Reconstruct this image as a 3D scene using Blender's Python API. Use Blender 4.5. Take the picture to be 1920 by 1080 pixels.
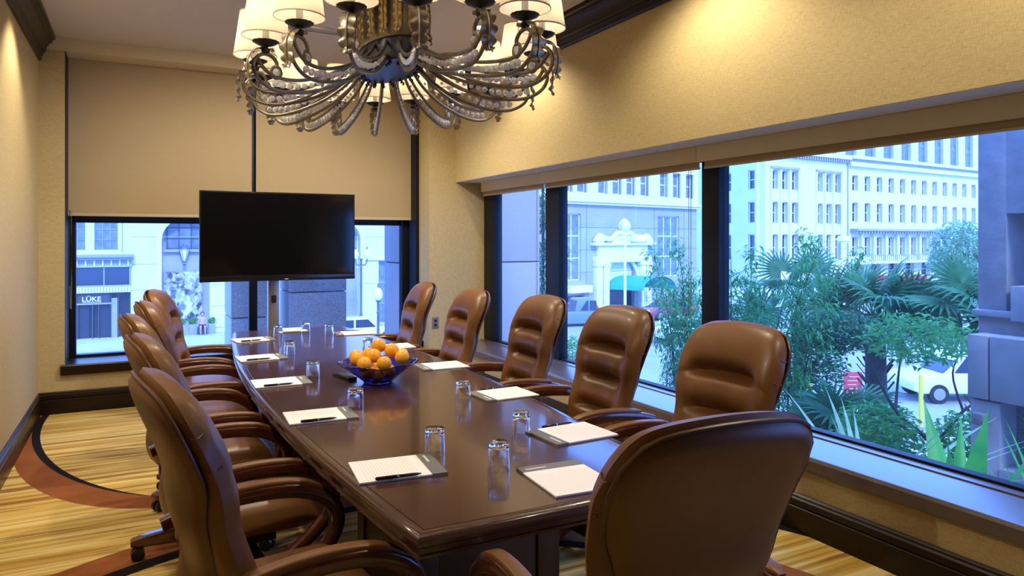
import bpy, bmesh, math, random
from mathutils import Vector, Matrix
random.seed(7)
PI = math.pi
for o in list(bpy.data.objects):
    bpy.data.objects.remove(o, do_unlink=True)
S = bpy.context.scene
C = S.collection
# ---------------- camera ----------------
cam_d = bpy.data.cameras.new('camera')
cam_d.sensor_width = 36.0
cam_d.lens = 36.0 * 1345 / 1920
cam_d.shift_y = -91 / 1920
cam_d.clip_end = 400
cam_d.clip_start = 0.05
cam = bpy.data.objects.new('camera', cam_d)
C.objects.link(cam)
cam.location = (0, 0, 1.45)
cam.rotation_euler = (PI / 2, 0, -math.atan2(704, 1345))
S.camera = cam
# ---------------- world, sun, exposure ----------------
W = bpy.data.worlds.new('sky'); S.world = W
W.use_nodes = True
bg = W.node_tree.nodes['Background']
bg.inputs[0].default_value = (0.13, 0.32, 1.0, 1)
bg.inputs[1].default_value = 5.2
sun_d = bpy.data.lights.new('sun', 'SUN'); sun_d.energy = 2.3; sun_d.angle = math.radians(12)
sun_d.color = (0.78, 0.92, 1.0)
sun = bpy.data.objects.new('sun', sun_d); C.objects.link(sun)
sun.rotation_euler = Vector((0.10, 1.0, -0.85)).to_track_quat('-Z', 'Y').to_euler()
vs = S.view_settings
vs.view_transform = 'Standard'; vs.look = 'None'; vs.gamma = 1.0; vs.exposure = 0.35
vs.use_curve_mapping = False
LAMP = (1.0, 0.88, 0.69)      # colour of the tungsten lamps

# ---------------- node helpers / materials ----------------
class NT:
    def __init__(s, name):
        s.m = bpy.data.materials.new(name); s.m.use_nodes = True
        s.t = s.m.node_tree; s.n = s.t.nodes
        s.b = s.n['Principled BSDF']; s.out = s.n['Material Output']
    def new(s, typ, **kw):
        n = s.n.new(typ)
        for k, v in kw.items(): setattr(n, k, v)
        return n
    def link(s, a, b): s.t.links.new(a, b)
    def val(s, x, sock):
        if isinstance(x, (int, float)): sock.default_value = x
        else: s.link(x, sock)
    def math(s, op, a, b=0.0, c=None, clamp=False):
        n = s.new('ShaderNodeMath', operation=op, use_clamp=clamp)
        s.val(a, n.inputs[0]); s.val(b, n.inputs[1])
        if c is not None: s.val(c, n.inputs[2])
        return n.outputs[0]
    def coords(s, kind='Object', scale=(1, 1, 1), rot=(0, 0, 0)):
        tc = s.new('ShaderNodeTexCoord'); mp = s.new('ShaderNodeMapping')
        mp.inputs['Scale'].default_value = scale; mp.inputs['Rotation'].default_value = rot
        s.link(tc.outputs[kind], mp.inputs['Vector'])
        return mp.outputs['Vector']
    def noise(s, vec, scale=5, detail=3, rough=.5, dist=0.0):
        n = s.new('ShaderNodeTexNoise')
        n.inputs['Scale'].default_value = scale; n.inputs['Detail'].default_value = detail
        n.inputs['Roughness'].default_value = rough; n.inputs['Distortion'].default_value = dist
        s.link(vec, n.inputs['Vector'])
        return n.outputs['Fac']
    def ramp(s, fac, stops, interp='LINEAR'):
        r = s.new('ShaderNodeValToRGB'); r.color_ramp.interpolation = interp
        els = r.color_ramp.elements
        while len(els) < len(stops): els.new(0.5)
        for e, (p, c) in zip(els, stops):
            e.position = p; e.color = (c[0], c[1], c[2], 1)
        s.link(fac, r.inputs[0])
        return r.outputs[0]
    def mix(s, fac, a, b):
        n = s.new('ShaderNodeMix', data_type='RGBA')
        s.val(fac, n.inputs[0])
        for x, i in ((a, 6), (b, 7)):
            if isinstance(x, tuple): n.inputs[i].default_value = (x[0], x[1], x[2], 1)
            else: s.link(x, n.inputs[i])
        return n.outputs[2]
    def bump(s, h, strength=.2, dist=.01):
        n = s.new('ShaderNodeBump'); n.inputs['Strength'].default_value = strength
        n.inputs['Distance'].default_value = dist
        s.link(h, n.inputs['Height']); s.link(n.outputs[0], s.b.inputs['Normal'])
    def set(s, col=None, rough=None, metal=None, spec=None, coat=None, trans=None, ior=None):
        i = s.b.inputs
        if col is not None:
            if isinstance(col, tuple): i['Base Color'].default_value = (col[0], col[1], col[2], 1)
            else: s.link(col, i['Base Color'])
        if rough is not None: s.val(rough, i['Roughness'])
        if metal is not None: i['Metallic'].default_value = metal
        if spec is not None: i['Specular IOR Level'].default_value = spec
        if coat is not None: i['Coat Weight'].default_value = coat; i['Coat Roughness'].default_value = .08
        if trans is not None: i['Transmission Weight'].default_value = trans
        if ior is not None: i['IOR'].default_value = ior
        return s
def simple(name, col, rough=.5, metal=0.0, spec=.5, coat=None, var=.0, vscale=8, bump=0.0, bscale=60):
    t = NT(name)
    if var:
        f = t.noise(t.coords(), vscale, 4)
        a = tuple(c * (1 - var) for c in col); b = tuple(min(1, c * (1 + var)) for c in col)
        t.set(t.ramp(f, [(.3, a), (.7, b)]))
    else: t.set(col)
    t.set(None, rough, metal, spec, coat)
    if bump: t.bump(t.noise(t.coords(), bscale, 4), bump, .01)
    return t.m
def wallpaper(name, col):
    t = NT(name)
    a = t.noise(t.coords(scale=(34, 34, 620)), 1, 2); b = t.noise(t.coords(scale=(620, 620, 34)), 1, 2)
    c = t.noise(t.coords(), 1.2, 3)
    f = t.math('ADD', t.math('MULTIPLY', a, .5), t.math('MULTIPLY', b, .5))
    lo = tuple(x * .70 for x in col); hi = tuple(min(1, x * 1.26) for x in col)
    t.set(t.mix(t.math('MULTIPLY', c, .12), t.ramp(f, [(.32, lo), (.68, hi)]), lo), .75, spec=.25)
    t.bump(f, .22, .004)
    return t.m
def darkwood(name, c1, c2, rough=.3, coat=.3, scale=(3, 3, 3), along=(1, 12, 12)):
    t = NT(name)
    f = t.noise(t.coords(scale=along), 4, 5, .6, .6)
    t.set(t.ramp(f, [(.3, c1), (.72, c2)]), rough, spec=.5, coat=coat)
    return t.m
SW = ((.2358, 6.183, 1.9, 1.874), (.5326, 6.715, 1.9, 2.345), (.6105, 6.706, 1.9, 2.39))
def carpet():
    t = NT('carpet'); co = t.coords()
    sp = t.new('ShaderNodeSeparateXYZ'); t.link(co, sp.inputs[0]); x, y = sp.outputs[0], sp.outputs[1]
    v1 = t.coords(scale=(.35, 6.5, 1)); v2 = t.coords(scale=(.5, 20, 1)); v3 = t.coords(scale=(60, 60, 1))
    f1 = t.noise(v1, 1, 2); f2 = t.noise(v2, 1, 2); f3 = t.noise(v3, 4, 2)
    base = t.ramp(f2, [(.30, (.34, .19, .030)), (.42, (.50, .31, .060)), (.52, (.56, .38, .105)), (.60, (.68, .53, .22)), (.72, (.50, .31, .06))])
    line = t.noise(t.coords(scale=(.55, 15, 1)), 1, 3, .6)
    m = t.ramp(t.math('ADD', line, t.math('MULTIPLY', t.math('SUBTRACT', f3, .5), .10)), [(.575, (0, 0, 0)), (.60, (1, 1, 1))])
    base = t.mix(t.math('MULTIPLY', m, .85), base, (.24, .10, .03))
    m2 = t.ramp(t.math('ADD', f1, t.math('MULTIPLY', t.math('SUBTRACT', f3, .5), .05)), [(.63, (0, 0, 0)), (.65, (1, 1, 1))])
    base = t.mix(t.math('MULTIPLY', m2, .55), base, (.36, .15, .03))
    rust = t.ramp(t.noise(co, 3, 3), [(.3, (.21, .066, .016)), (.7, (.29, .095, .024))])
    def band(cx, cy, sx, r0, r1):
        dx = t.math('MULTIPLY', t.math('SUBTRACT', x, cx), sx); dy = t.math('SUBTRACT', y, cy)
        r = t.math('SQRT', t.math('ADD', t.math('MULTIPLY', dx, dx), t.math('MULTIPLY', dy, dy)))
        return t.math('MULTIPLY', t.math('GREATER_THAN', r, r0), t.math('LESS_THAN', r, r1))
    def mul(*a):
        r = a[0]
        for b in a[1:]: r = t.math('MULTIPLY', r, b)
        return r
    L = t.math('LESS_THAN', x, 1.1); Rr = t.math('GREATER_THAN', x, 1.7)
    black = (.012, .008, .006)
    for (cx, cy, sx, a, b, col, mask) in (
        (1.10, 1.20, 1, 2.66, 2.85, rust, mul(L)), (1.10, 1.20, 1, 2.575, 2.66, None, mul(L)),
        (.90, 1.70, 1, 1.55, 1.75, rust, mul(Rr)), (.90, 1.70, 1, 1.48, 1.55, None, mul(Rr)), (.90, 1.70, 1, 2.13, 2.22, None, mul(Rr))):
        base = t.mix(t.math('MULTIPLY', band(cx, cy, sx, a, b), mask), base, col if col else black)
    # the sweep by the far left corner: two circles that drift apart give a band that tapers
    def inside(cx, cy, sx, r):
        dx = t.math('MULTIPLY', t.math('SUBTRACT', x, cx), sx); dy = t.math('SUBTRACT', y, cy)
        return t.math('LESS_THAN', t.math('SQRT', t.math('ADD', t.math('MULTIPLY', dx, dx), t.math('MULTIPLY', dy, dy))), r)
    iR = inside(*SW[0]); iO = inside(*SW[1]); iI = inside(*SW[2])
    far = mul(t.math('GREATER_THAN', y, 4.05), t.math('LESS_THAN', x, .45))
    base = t.mix(mul(far, iR, t.math('SUBTRACT', 1, iO)), base, rust)
    base = t.mix(mul(far, iO, t.math('SUBTRACT', 1, iI)), base, black)
    pile = t.noise(t.coords(), 350, 2)
    t.set(base, .95, spec=.1); t.bump(pile, .35, .004)
    return t.m
# ---------------- mesh helpers ----------------
def spline(pts, n=8, closed=False):
    P = [Vector(p) for p in pts]; out = []
    N = len(P)
    segs = N if closed else N - 1
    for i in range(segs):
        if closed: p0, p1, p2, p3 = P[i - 1], P[i], P[(i + 1) % N], P[(i + 2) % N]
        else: p0, p1, p2, p3 = P[max(i - 1, 0)], P[i], P[i + 1], P[min(i + 2, N - 1)]
        for k in range(n):
            t = k / n
            out.append(.5 * ((2 * p1) + (p2 - p0) * t + (2 * p0 - 5 * p1 + 4 * p2 - p3) * t * t + (3 * p1 - p0 - 3 * p2 + p3) * t ** 3))
    if not closed: out.append(P[-1])
    return out
def lerp_tab(tab, v):
    for (a, x), (b, y) in zip(tab, tab[1:]):
        if v <= b:
            t = (v - a) / (b - a); t = t * t * (3 - 2 * t)
            return x + (y - x) * t
    return tab[-1][1]
class MB:
    def __init__(s): s.v = []; s.f = []
    def add(s, vs, fs):
        o = len(s.v); s.v += [tuple(v) for v in vs]; s.f += [tuple(i + o for i in f) for f in fs]; return s
    def box(s, x0, x1, y0, y1, z0, z1):
        return s.add([(x0, y0, z0), (x1, y0, z0), (x1, y1, z0), (x0, y1, z0), (x0, y0, z1), (x1, y0, z1), (x1, y1, z1), (x0, y1, z1)],
                     [(3, 2, 1, 0), (4, 5, 6, 7), (0, 1, 5, 4), (1, 2, 6, 5), (2, 3, 7, 6), (3, 0, 4, 7)])
    def bar(s, a, b, w, h, up=(0, 0, 1)):
        return s.sweep([a, b], [(-w / 2, -h / 2), (w / 2, -h / 2), (w / 2, h / 2), (-w / 2, h / 2)], up)
    def sweep(s, path, prof, up=(0, 0, 1), closed=False, scale=None, cap=True):
        P = [Vector(p) for p in path]; n = len(P); k = len(prof); up = Vector(up); vs = []
        for i in range(n):
            if closed: t = P[(i + 1) % n] - P[i - 1]
            else: t = P[min(i + 1, n - 1)] - P[max(i - 1, 0)]
            t.normalize()
            sd = t.cross(up)
            if sd.length < 1e-4: sd = t.cross(Vector((1, 0, 0)))
            sd.normalize(); u2 = sd.cross(t)
            c = scale(i / (n - 1)) if scale else 1
            for (a, b) in prof: vs.append(P[i] + sd * a * c + u2 * b * c)
        fs = []
        for i in range(n if closed else n - 1):
            j = (i + 1) % n
            for q in range(k):
                r = (q + 1) % k
                fs.append((i * k + q, i * k + r, j * k + r, j * k + q))
        if cap and not closed: fs += [tuple(range(k))[::-1], tuple((n - 1) * k + q for q in range(k))]
        return s.add(vs, fs)
    def tube(s, path, r, n=8, closed=False, scale=None, up=(0, 0, 1)):
        return s.sweep(path, [(r * math.cos(2 * PI * i / n), r * math.sin(2 * PI * i / n)) for i in range(n)], up, closed, scale)
    def lathe(s, prof, n=24, c=(0, 0, 0), fn=None):
        vs = []; k = len(prof)
        for i in range(n):
            a = 2 * PI * i / n
            for (r, z) in prof:
                if fn: r, z = fn(r, z, a)
                vs.append((c[0] + r * math.cos(a), c[1] + r * math.sin(a), c[2] + z))
        fs = []
        for i in range(n):
            j = (i + 1) % n
            for q in range(k - 1): fs.append((i * k + q, j * k + q, j * k + q + 1, i * k + q + 1))
        return s.add(vs, fs)
    def grid(s, fn, nu, nv, flip=False):
        vs = [fn(i / nu, j / nv) for j in range(nv + 1) for i in range(nu + 1)]
        fs = []
        for j in range(nv):
            for i in range(nu):
                a = j * (nu + 1) + i; q = (a, a + 1, a + nu + 2, a + nu + 1)
                fs.append(q[::-1] if flip else q)
        return s.add(vs, fs)
    def prism(s, poly, axis, a, b):
        # poly: 2D points in the two other axes, extruded along axis from a to b
        def P(p, t):
            if axis == 'x': return (t, p[0], p[1])
            if axis == 'y': return (p[0], t, p[1])
            return (p[0], p[1], t)
        n = len(poly)
        vs = [P(p, a) for p in poly] + [P(p, b) for p in poly]
        fs = [(i, (i + 1) % n, n + (i + 1) % n, n + i) for i in range(n)]
        return s.add(vs, fs + [tuple(range(n))[::-1], tuple(range(n, 2 * n))])
    def sphere(s, c, r, n=12, m=8, sc=(1, 1, 1)):
        prof = [(max(1e-4, r * math.sin(PI * j / m)), -r * math.cos(PI * j / m)) for j in range(m + 1)]
        o = len(s.v); s.lathe(prof, n)
        for i in range(o, len(s.v)):
            v = s.v[i]; s.v[i] = (c[0] + v[0] * sc[0], c[1] + v[1] * sc[1], c[2] + v[2] * sc[2])
        return s
    def xform(s, M, start=0):
        for i in range(start, len(s.v)): s.v[i] = tuple(M @ Vector(s.v[i]))
        return s
    def mesh(s, name, smooth=True, bevel=0.0, seg=2, angle=38, merge=False):
        me = bpy.data.meshes.new(name)
        bm = bmesh.new()
        bv = [bm.verts.new(v) for v in s.v]
        for f in s.f:
            try: bm.faces.new([bv[i] for i in f])
            except ValueError: pass
        if merge: bmesh.ops.remove_doubles(bm, verts=bm.verts, dist=1e-5)
        bmesh.ops.recalc_face_normals(bm, faces=bm.faces)
        if bevel:
            ed = [e for e in bm.edges if len(e.link_faces) == 2 and e.calc_face_angle(0) > .5]
            bmesh.ops.bevel(bm, geom=ed, offset=bevel, segments=seg, profile=.6, affect='EDGES')
        bm.to_mesh(me); bm.free()
        if smooth:
            for p in me.polygons: p.use_smooth = True
            me.set_sharp_from_angle(angle=math.radians(angle))
        return me
    def build(s, name, m, parent=None, smooth=True, bevel=0.0, seg=2, angle=38, merge=False, kind=None):
        return obj(name, s.mesh(name, smooth, bevel, seg, angle, merge), m, parent, kind)
def obj(name, me, m, parent=None, kind=None):
    if m is not None and not me.materials: me.materials.append(m)
    o = bpy.data.objects.new(name, me); C.objects.link(o)
    if parent: o.parent = parent
    if kind: o['kind'] = kind
    return o
def B(*a): return MB().box(*a)
def tag(o, label, cat, group=None):
    o['label'] = label; o['category'] = cat
    if group: o['group'] = group
    return o
def empty(name, loc=(0, 0, 0), rz=0.0, label=None, cat=None, group=None):
    o = bpy.data.objects.new(name, None); C.objects.link(o)
    o.location = loc; o.rotation_euler = (0, 0, rz); o.empty_display_size = .1
    if label: tag(o, label, cat, group)
    return o
def struct(o): o['kind'] = 'structure'; return o
def copy_tree(o, parent=None):
    c = o.copy(); C.objects.link(c); c.parent = parent
    for ch in list(o.children): copy_tree(ch, c)
    return c
def text_mesh(name, body, size, depth, m, parent, loc, rot, sx=1.0, align='LEFT'):
    cu = bpy.data.curves.new(name + '_font', 'FONT'); cu.body = body; cu.size = size; cu.extrude = depth
    cu.align_x = align; cu.offset = size * .012
    t = bpy.data.objects.new('tmp', cu); C.objects.link(t)
    dg = bpy.context.evaluated_depsgraph_get()
    me = bpy.data.meshes.new_from_object(t.evaluated_get(dg))
    bpy.data.objects.remove(t, do_unlink=True)
    me.materials.clear()
    o = obj(name, me, m, parent); o.location = loc; o.rotation_euler = rot; o.scale = (sx, 1, 1)
    return o
def rrect(w, h, r, n=3):
    pts = []
    for cx, cy, a0 in ((w / 2 - r, h / 2 - r, 0), (-w / 2 + r, h / 2 - r, 90), (-w / 2 + r, -h / 2 + r, 180), (w / 2 - r, -h / 2 + r, 270)):
        for k in range(n + 1):
            a = math.radians(a0 + 90 * k / n); pts.append((cx + r * math.cos(a), cy + r * math.sin(a)))
    return pts
# ---------------- materials ----------------
M = {}
M['wall'] = wallpaper('grasscloth', (.53, .412, .20))
M['ceiling'] = simple('ceiling_paint', (.66, .60, .54), .9, spec=.1)
M['beam'] = simple('beam_paint', (.68, .58, .38), .9, spec=.1)
M['carpet'] = carpet()
M['trim'] = darkwood('espresso_trim', (.009, .0045, .003), (.020, .009, .0055), .30, .0, along=(2, 2, 25))
M['trim'].node_tree.nodes['Principled BSDF'].inputs['Specular IOR Level'].default_value = .28
def sillwood():
    m = darkwood('espresso_sill', (.075, .048, .04), (.12, .08, .066), .38, 1.0, along=(30, 3, 3)); i = m.node_tree.nodes['Principled BSDF'].inputs
    i['Coat Roughness'].default_value = .28; i['Specular IOR Level'].default_value = .9; return m
M['sill'] = sillwood() #darkwood('espresso_sill', (.075, .048, .04), (.12, .08, .066), .30, 1.0, along=(30, 3, 3))
M['table'] = darkwood('mahogany', (.048, .017, .011), (.080, .032, .021), .24, .6, along=(2.2, 30, 8))
M['table_edge'] = darkwood('mahogany_edge', (.050, .020, .012), (.062, .025, .014), .24, .4, along=(9, 3, 9))
M['table_base'] = darkwood('mahogany_base', (.022, .011, .008), (.036, .018, .012), .4, .1, along=(12, 12, 2))
M['cherry'] = darkwood('cherry_arm', (.052, .011, .0055), (.098, .022, .010), .22, .5, along=(14, 3, 14))
def leather():
    t = NT('brown_leather'); co = t.coords()
    f = t.noise(co, 3, 3); g = t.noise(co, 260, 2)
    t.set(t.ramp(f, [(.3, (.140, .055, .0125)), (.7, (.195, .080, .020))]), .40, spec=.45, coat=.04)
    t.bump(g, .06, .003); return t.m
M['leather'] = leather()
M['piping'] = simple('leather_piping', (.11, .042, .013), .4)
M['black'] = simple('black_plastic', (.012, .012, .013), .35)
M['screen'] = simple('tv_screen', (.004, .0035, .004), .09, spec=.5)
M['bezel'] = simple('tv_bezel', (.008, .008, .009), .2)
M['frame'] = simple('window_frame', (.003, .005, .011), .5, spec=.3)
M['alu'] = simple('brushed_metal', (.45, .40, .34), .35, metal=.8)
M['chrome'] = simple('chrome', (.75, .75, .77), .12, metal=1)
def shade_fabric():
    t = NT('roller_fabric')
    f = t.noise(t.coords(scale=(200, 200, 200)), 2, 2)
    t.set(t.ramp(f, [(.3, (.43, .325, .18)), (.7, (.48, .37, .215))]), .85, spec=.15); return t.m
M['roller'] = shade_fabric()
M['hem'] = simple('roller_hem', (.58, .47, .30), .7)
def paper():
    t = NT('ruled_paper'); sp = t.new('ShaderNodeSeparateXYZ'); t.link(t.coords(), sp.inputs[0])
    y = t.math('FRACT', t.math('MULTIPLY', sp.outputs[1], 105))
    ln = t.math('MULTIPLY', t.math('LESS_THAN', y, .16), t.math('LESS_THAN', sp.outputs[1], .055))
    ln = t.math('MULTIPLY', ln, t.math('GREATER_THAN', sp.outputs[1], -.105))
    t.set(t.mix(t.math('MULTIPLY', ln, .45), (.93, .90, .86), (.45, .42, .45)), .7, spec=.2); return t.m
M['paper'] = paper()
M['padgrey'] = simple('pad_header', (.17, .165, .15), .55)
M['print'] = simple('white_print', (.75, .75, .72), .6)
def glass(name, col=(1, 1, 1), rough=0.0, ior=1.45):
    t = NT(name); t.set(col, rough, trans=1.0, ior=ior); return t.m
M['tumbler'] = glass('clear_tumbler')
M['bowl'] = glass('blue_glass', (.17, .16, .72), .02, 1.4)
M['crystal'] = glass('cut_crystal', (1, 1, 1), 0.02, 1.55); M['crystal'].node_tree.nodes['Principled BSDF'].inputs['Transmission Weight'].default_value = .5
def pane(name, tint):
    t = NT(name); n = t.new('ShaderNodeBsdfTransparent'); n.inputs[0].default_value = (*tint, 1)
    g = t.new('ShaderNodeBsdfGlossy'); g.inputs['Roughness'].default_value = .0
    fr = t.new('ShaderNodeFresnel'); fr.inputs[0].default_value = 1.35
    ge = t.new('ShaderNodeNewGeometry')
    mx = t.new('ShaderNodeMixShader'); t.link(t.math('MULTIPLY', fr.outputs[0], t.math('SUBTRACT', 1.0, ge.outputs['Backfacing'])), mx.inputs[0]); t.link(n.outputs[0], mx.inputs[1]); t.link(g.outputs[0], mx.inputs[2])
    veil = t.new('ShaderNodeBsdfTranslucent'); veil.inputs[0].default_value = (.9, .9, .9, 1)   # veiling glare of the daylight, put into the glass as a faint translucent layer
    m2 = t.new('ShaderNodeMixShader'); m2.inputs[0].default_value = .014; t.link(mx.outputs[0], m2.inputs[1]); t.link(veil.outputs[0], m2.inputs[2])
    t.link(m2.outputs[0], t.out.inputs['Surface']); return t.m
M['pane'] = pane('window_pane', (.93, .97, 1.0))
def orange():
    t = NT('orange_peel'); co = t.coords(); v = t.new('ShaderNodeTexVoronoi'); v.inputs['Scale'].default_value = 240; t.link(co, v.inputs['Vector'])
    t.set(t.ramp(t.noise(co, 14, 2), [(.3, (.88, .36, .012)), (.7, (.95, .46, .03))]), .38, spec=.5); t.bump(v.outputs['Distance'], .12, .003); return t.m
M['orange'] = orange()
M['apple'] = simple('green_apple', (.35, .55, .06), .3)
M['iron'] = simple('pewter_iron', (.20, .17, .125), .36, metal=.6, var=.2, vscale=30)
M['iron_dark'] = simple('dark_iron', (.05, .043, .036), .45, metal=.6)
M['hubblue'] = simple('hub_steel', (.025, .028, .06), .35, metal=.3)
M['gilt'] = simple('gilt_leaf', (.46, .335, .15), .4, metal=.6, var=.25, vscale=60)
M['silverleaf'] = simple('silver_leaf', (.40, .34, .24), .38, metal=.75, var=.25, vscale=60)
M['candle'] = simple('candle_sleeve', (.85, .82, .74), .5)
def lampshade():
    t = NT('lampshade_linen'); d = t.new('ShaderNodeBsdfDiffuse'); r = t.new('ShaderNodeBsdfTranslucent')
    d.inputs[0].default_value = (.80, .74, .62, 1); r.inputs[0].default_value = (.80, .70, .52, 1)
    mx = t.new('ShaderNodeMixShader'); mx.inputs[0].default_value = .5
    t.link(d.outputs[0], mx.inputs[1]); t.link(r.outputs[0], mx.inputs[2]); t.link(mx.outputs[0], t.out.inputs['Surface']); return t.m
M['lampshade'] = lampshade()
M['shadetrim'] = simple('shade_binding', (.50, .42, .30), .8)
def emit(name, col, st):
    t = NT(name); t.set((.8, .8, .8)); t.b.inputs['Emission Color'].default_value = (*col, 1); t.b.inputs['Emission Strength'].default_value = st; return t.m
M['bulb'] = emit('lit_bulb', (1, .8, .5), 12)
M['downlight'] = emit('downlight_lens', (1, .8, .55), 4)
M['white'] = simple('white_paint', (.7, .68, .64), .6)
# exterior
def granite(name, a, b):
    t = NT(name); f = t.noise(t.coords(), 90, 3, .7); g = t.noise(t.coords(), 1.3, 3)
    t.set(t.mix(t.math('MULTIPLY', g, .25), t.ramp(f, [(.35, a), (.65, b)]), a), .7, spec=.3); return t.m
M['granite'] = granite('grey_granite', (.27, .24, .26), (.58, .53, .55))
M['granite_dark'] = granite('dark_granite', (.10, .09, .11), (.30, .27, .30))
M['joint'] = simple('stone_joint', (.10, .09, .11), .9)
M['stucco'] = simple('grey_stucco', (.30, .27, .30), .9, var=.15, vscale=6, bump=.5, bscale=14)
M['concrete'] = simple('smooth_concrete', (.32, .29, .32), .85, var=.12, vscale=5)
M['stone'] = simple('pale_limestone', (.66, .63, .58), .85, var=.06, vscale=.8)
M['stone2'] = simple('white_limestone', (.70, .67, .62), .85, var=.05, vscale=.5)
M['stone3'] = simple('grey_limestone', (.36, .34, .35), .85, var=.08, vscale=.6)
M['stonecream'] = simple('carved_cream_stone', (.78, .73, .62), .8, var=.06, vscale=3, bump=.6, bscale=9)
M['dglass'] = simple('dark_window_glass', (.03, .04, .07), .08, spec=.6)
M['cglass'] = simple('curtained_glass', (.17, .20, .26), .15, spec=.5, var=.3, vscale=3)
M['metalframe'] = simple('grey_metal_frame', (.30, .30, .34), .5)
M['storefront'] = simple('dark_storefront', (.05, .055, .08), .4)
M['asphalt'] = simple('pale_asphalt', (.34, .33, .34), .9, var=.1, vscale=.7)
M['sidewalk'] = simple('concrete_sidewalk', (.50, .48, .46), .9, var=.08, vscale=1)
M['soil'] = simple('soil', (.05, .04, .03), .95)
M['teal'] = simple('green_canvas', (.03, .36, .32), .7)
M['brick'] = simple('red_brick', (.20, .08, .07), .85, var=.25, vscale=7)
M['signred'] = simple('red_sign', (.55, .04, .06), .5)
M['yellow'] = simple('yellow_paint', (.75, .62, .05), .5)
M['lampgreen'] = simple('lamp_post_paint', (.10, .12, .15), .5)
M['globe'] = simple('white_globe', (.85, .85, .85), .3)
M['carwhite'] = simple('white_car_paint', (.78, .78, .78), .2, coat=.6)
M['carblue'] = simple('blue_car_paint', (.16, .20, .32), .25, coat=.6)
M['carred'] = simple('maroon_car_paint', (.34, .02, .07), .2, coat=.6)
M['tyre'] = simple('tyre_rubber', (.02, .02, .02), .8)
def mural():
    t = NT('abstract_mural'); co = t.coords(scale=(1.9, 1, 1.5), rot=(0, .6, 0))
    v = t.new('ShaderNodeTexVoronoi'); v.inputs['Scale'].default_value = 1.6; t.link(co, v.inputs['Vector'])
    v2 = t.new('ShaderNodeTexVoronoi'); v2.inputs['Scale'].default_value = 2.6; t.link(co, v2.inputs['Vector'])
    sp = t.new('ShaderNodeSeparateColor'); t.link(v.outputs['Color'], sp.inputs[0])
    s2 = t.new('ShaderNodeSeparateColor'); t.link(v2.outputs['Color'], s2.inputs[0])
    f = t.math('ADD', t.math('MULTIPLY', sp.outputs[0], .5), t.math('MULTIPLY', s2.outputs[1], .5))
    t.set(t.ramp(f, [(.20, (.05, .05, .06)), (.40, (.17, .165, .165)), (.60, (.38, .37, .35)), (.88, (.66, .63, .57))]), .6); return t.m
M['mural'] = mural()
def leafmat(name, a, b):
    t = NT(name); inf = t.new('ShaderNodeObjectInfo'); f = t.noise(t.coords(), 7, 2)
    d = t.b; t.set(t.ramp(f, [(.3, a), (.7, b)]), .45, spec=.4)
    r = t.new('ShaderNodeBsdfTranslucent'); r.inputs[0].default_value = (b[0], b[1], b[2], 1)
    mx = t.new('ShaderNodeMixShader'); mx.inputs[0].default_value = .3
    t.link(d.outputs[0], mx.inputs[1]); t.link(r.outputs[0], mx.inputs[2]); t.link(mx.outputs[0], t.out.inputs['Surface']); return t.m
M['leaf'] = leafmat('bamboo_leaf', (.035, .22, .06), (.10, .42, .12))
M['leaf2'] = leafmat('shrub_leaf', (.05, .26, .05), (.14, .46, .11))
M['leaf3'] = leafmat('dark_leaf', (.02, .10, .05), (.05, .20, .08))
M['leafpale'] = leafmat('pale_leaf', (.18, .36, .22), (.36, .55, .36))
M['palm'] = leafmat('palm_frond', (.03, .13, .06), (.07, .26, .10))
M['blade'] = leafmat('broad_blade', (.03, .28, .05), (.10, .50, .09))
M['bark'] = simple('bark', (.07, .055, .05), .9, var=.3, vscale=12)
# ---------------- the room ----------------
XL, XR, YB, YF, ZC = -.716, 2.924, 7.042, -5.0, 3.135
WX = 3.27       # glass plane of the long window
BY = 7.45       # glass plane of the end window
struct(B(XL - .3, WX + .3, YF - .3, BY + .15, -.3, 0).build('floor', M['carpet'], smooth=False))
struct(B(XL - .3, WX + .3, YF - .3, BY + .15, ZC, ZC + .3).build('ceiling', M['ceiling'], smooth=False))
struct(B(XL - .25, XL, YF - .25, BY + .15, 0, ZC).build('wall_left', M['wall'], smooth=False))
struct(B(XL, WX + .3, YF - .25, YF, 0, ZC).build('wall_front', M['wall'], smooth=False))
wb = MB()
wb.box(XL, -.53, YB, BY + .1, 0, 3.026)                 # strip left of the end window
wb.box(-.53, 2.635, YB, BY + .1, 0, .317)               # below it
struct(wb.build('wall_back', M['wall'], smooth=False))
struct(B(XL, WX, YB, BY + .15, 3.026, ZC).build('trim_1', M['beam'], smooth=False))          # painted beam over the end window
struct(B(2.635, WX + .12, 6.846, BY + .15, 0, 3.135).build('wall_corner', M['wall'], smooth=False))
wr = MB()
wr.box(XR, WX + .3, YF, 6.846, 2.045, ZC)               # header over the long window
wr.box(XR, WX + .3, YF, 6.846, 0, .311)                 # apron below it
wr.box(XR, WX + .3, YF, -1.2, .311, 2.045)
struct(wr.build('wall_right', M['wall'], smooth=False))
struct(B(XR + .002, WX + .1, YF, 6.846, 2.041, 2.0452).build('trim_4', M['white'], smooth=False))      # painted underside of the header
# baseboards
bp = [(0, 0), (.020, 0), (.020, .118), (.014, .124), (.022, .132), (.022, .160), (.014, .168), (.014, .176), (.006, .185), (0, .185)]
struct(MB().prism([(XL + a, z) for a, z in bp], 'y', YF, YB).build('baseboard_left', M['trim'], angle=25))
struct(MB().prism([(YB - a, z) for a, z in bp], 'x', XL, 2.635).build('baseboard_back', M['trim'], angle=25))
struct(MB().prism([(XR - a, z) for a, z in bp], 'y', YF, 6.846).build('baseboard_right', M['trim'], angle=25))
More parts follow.
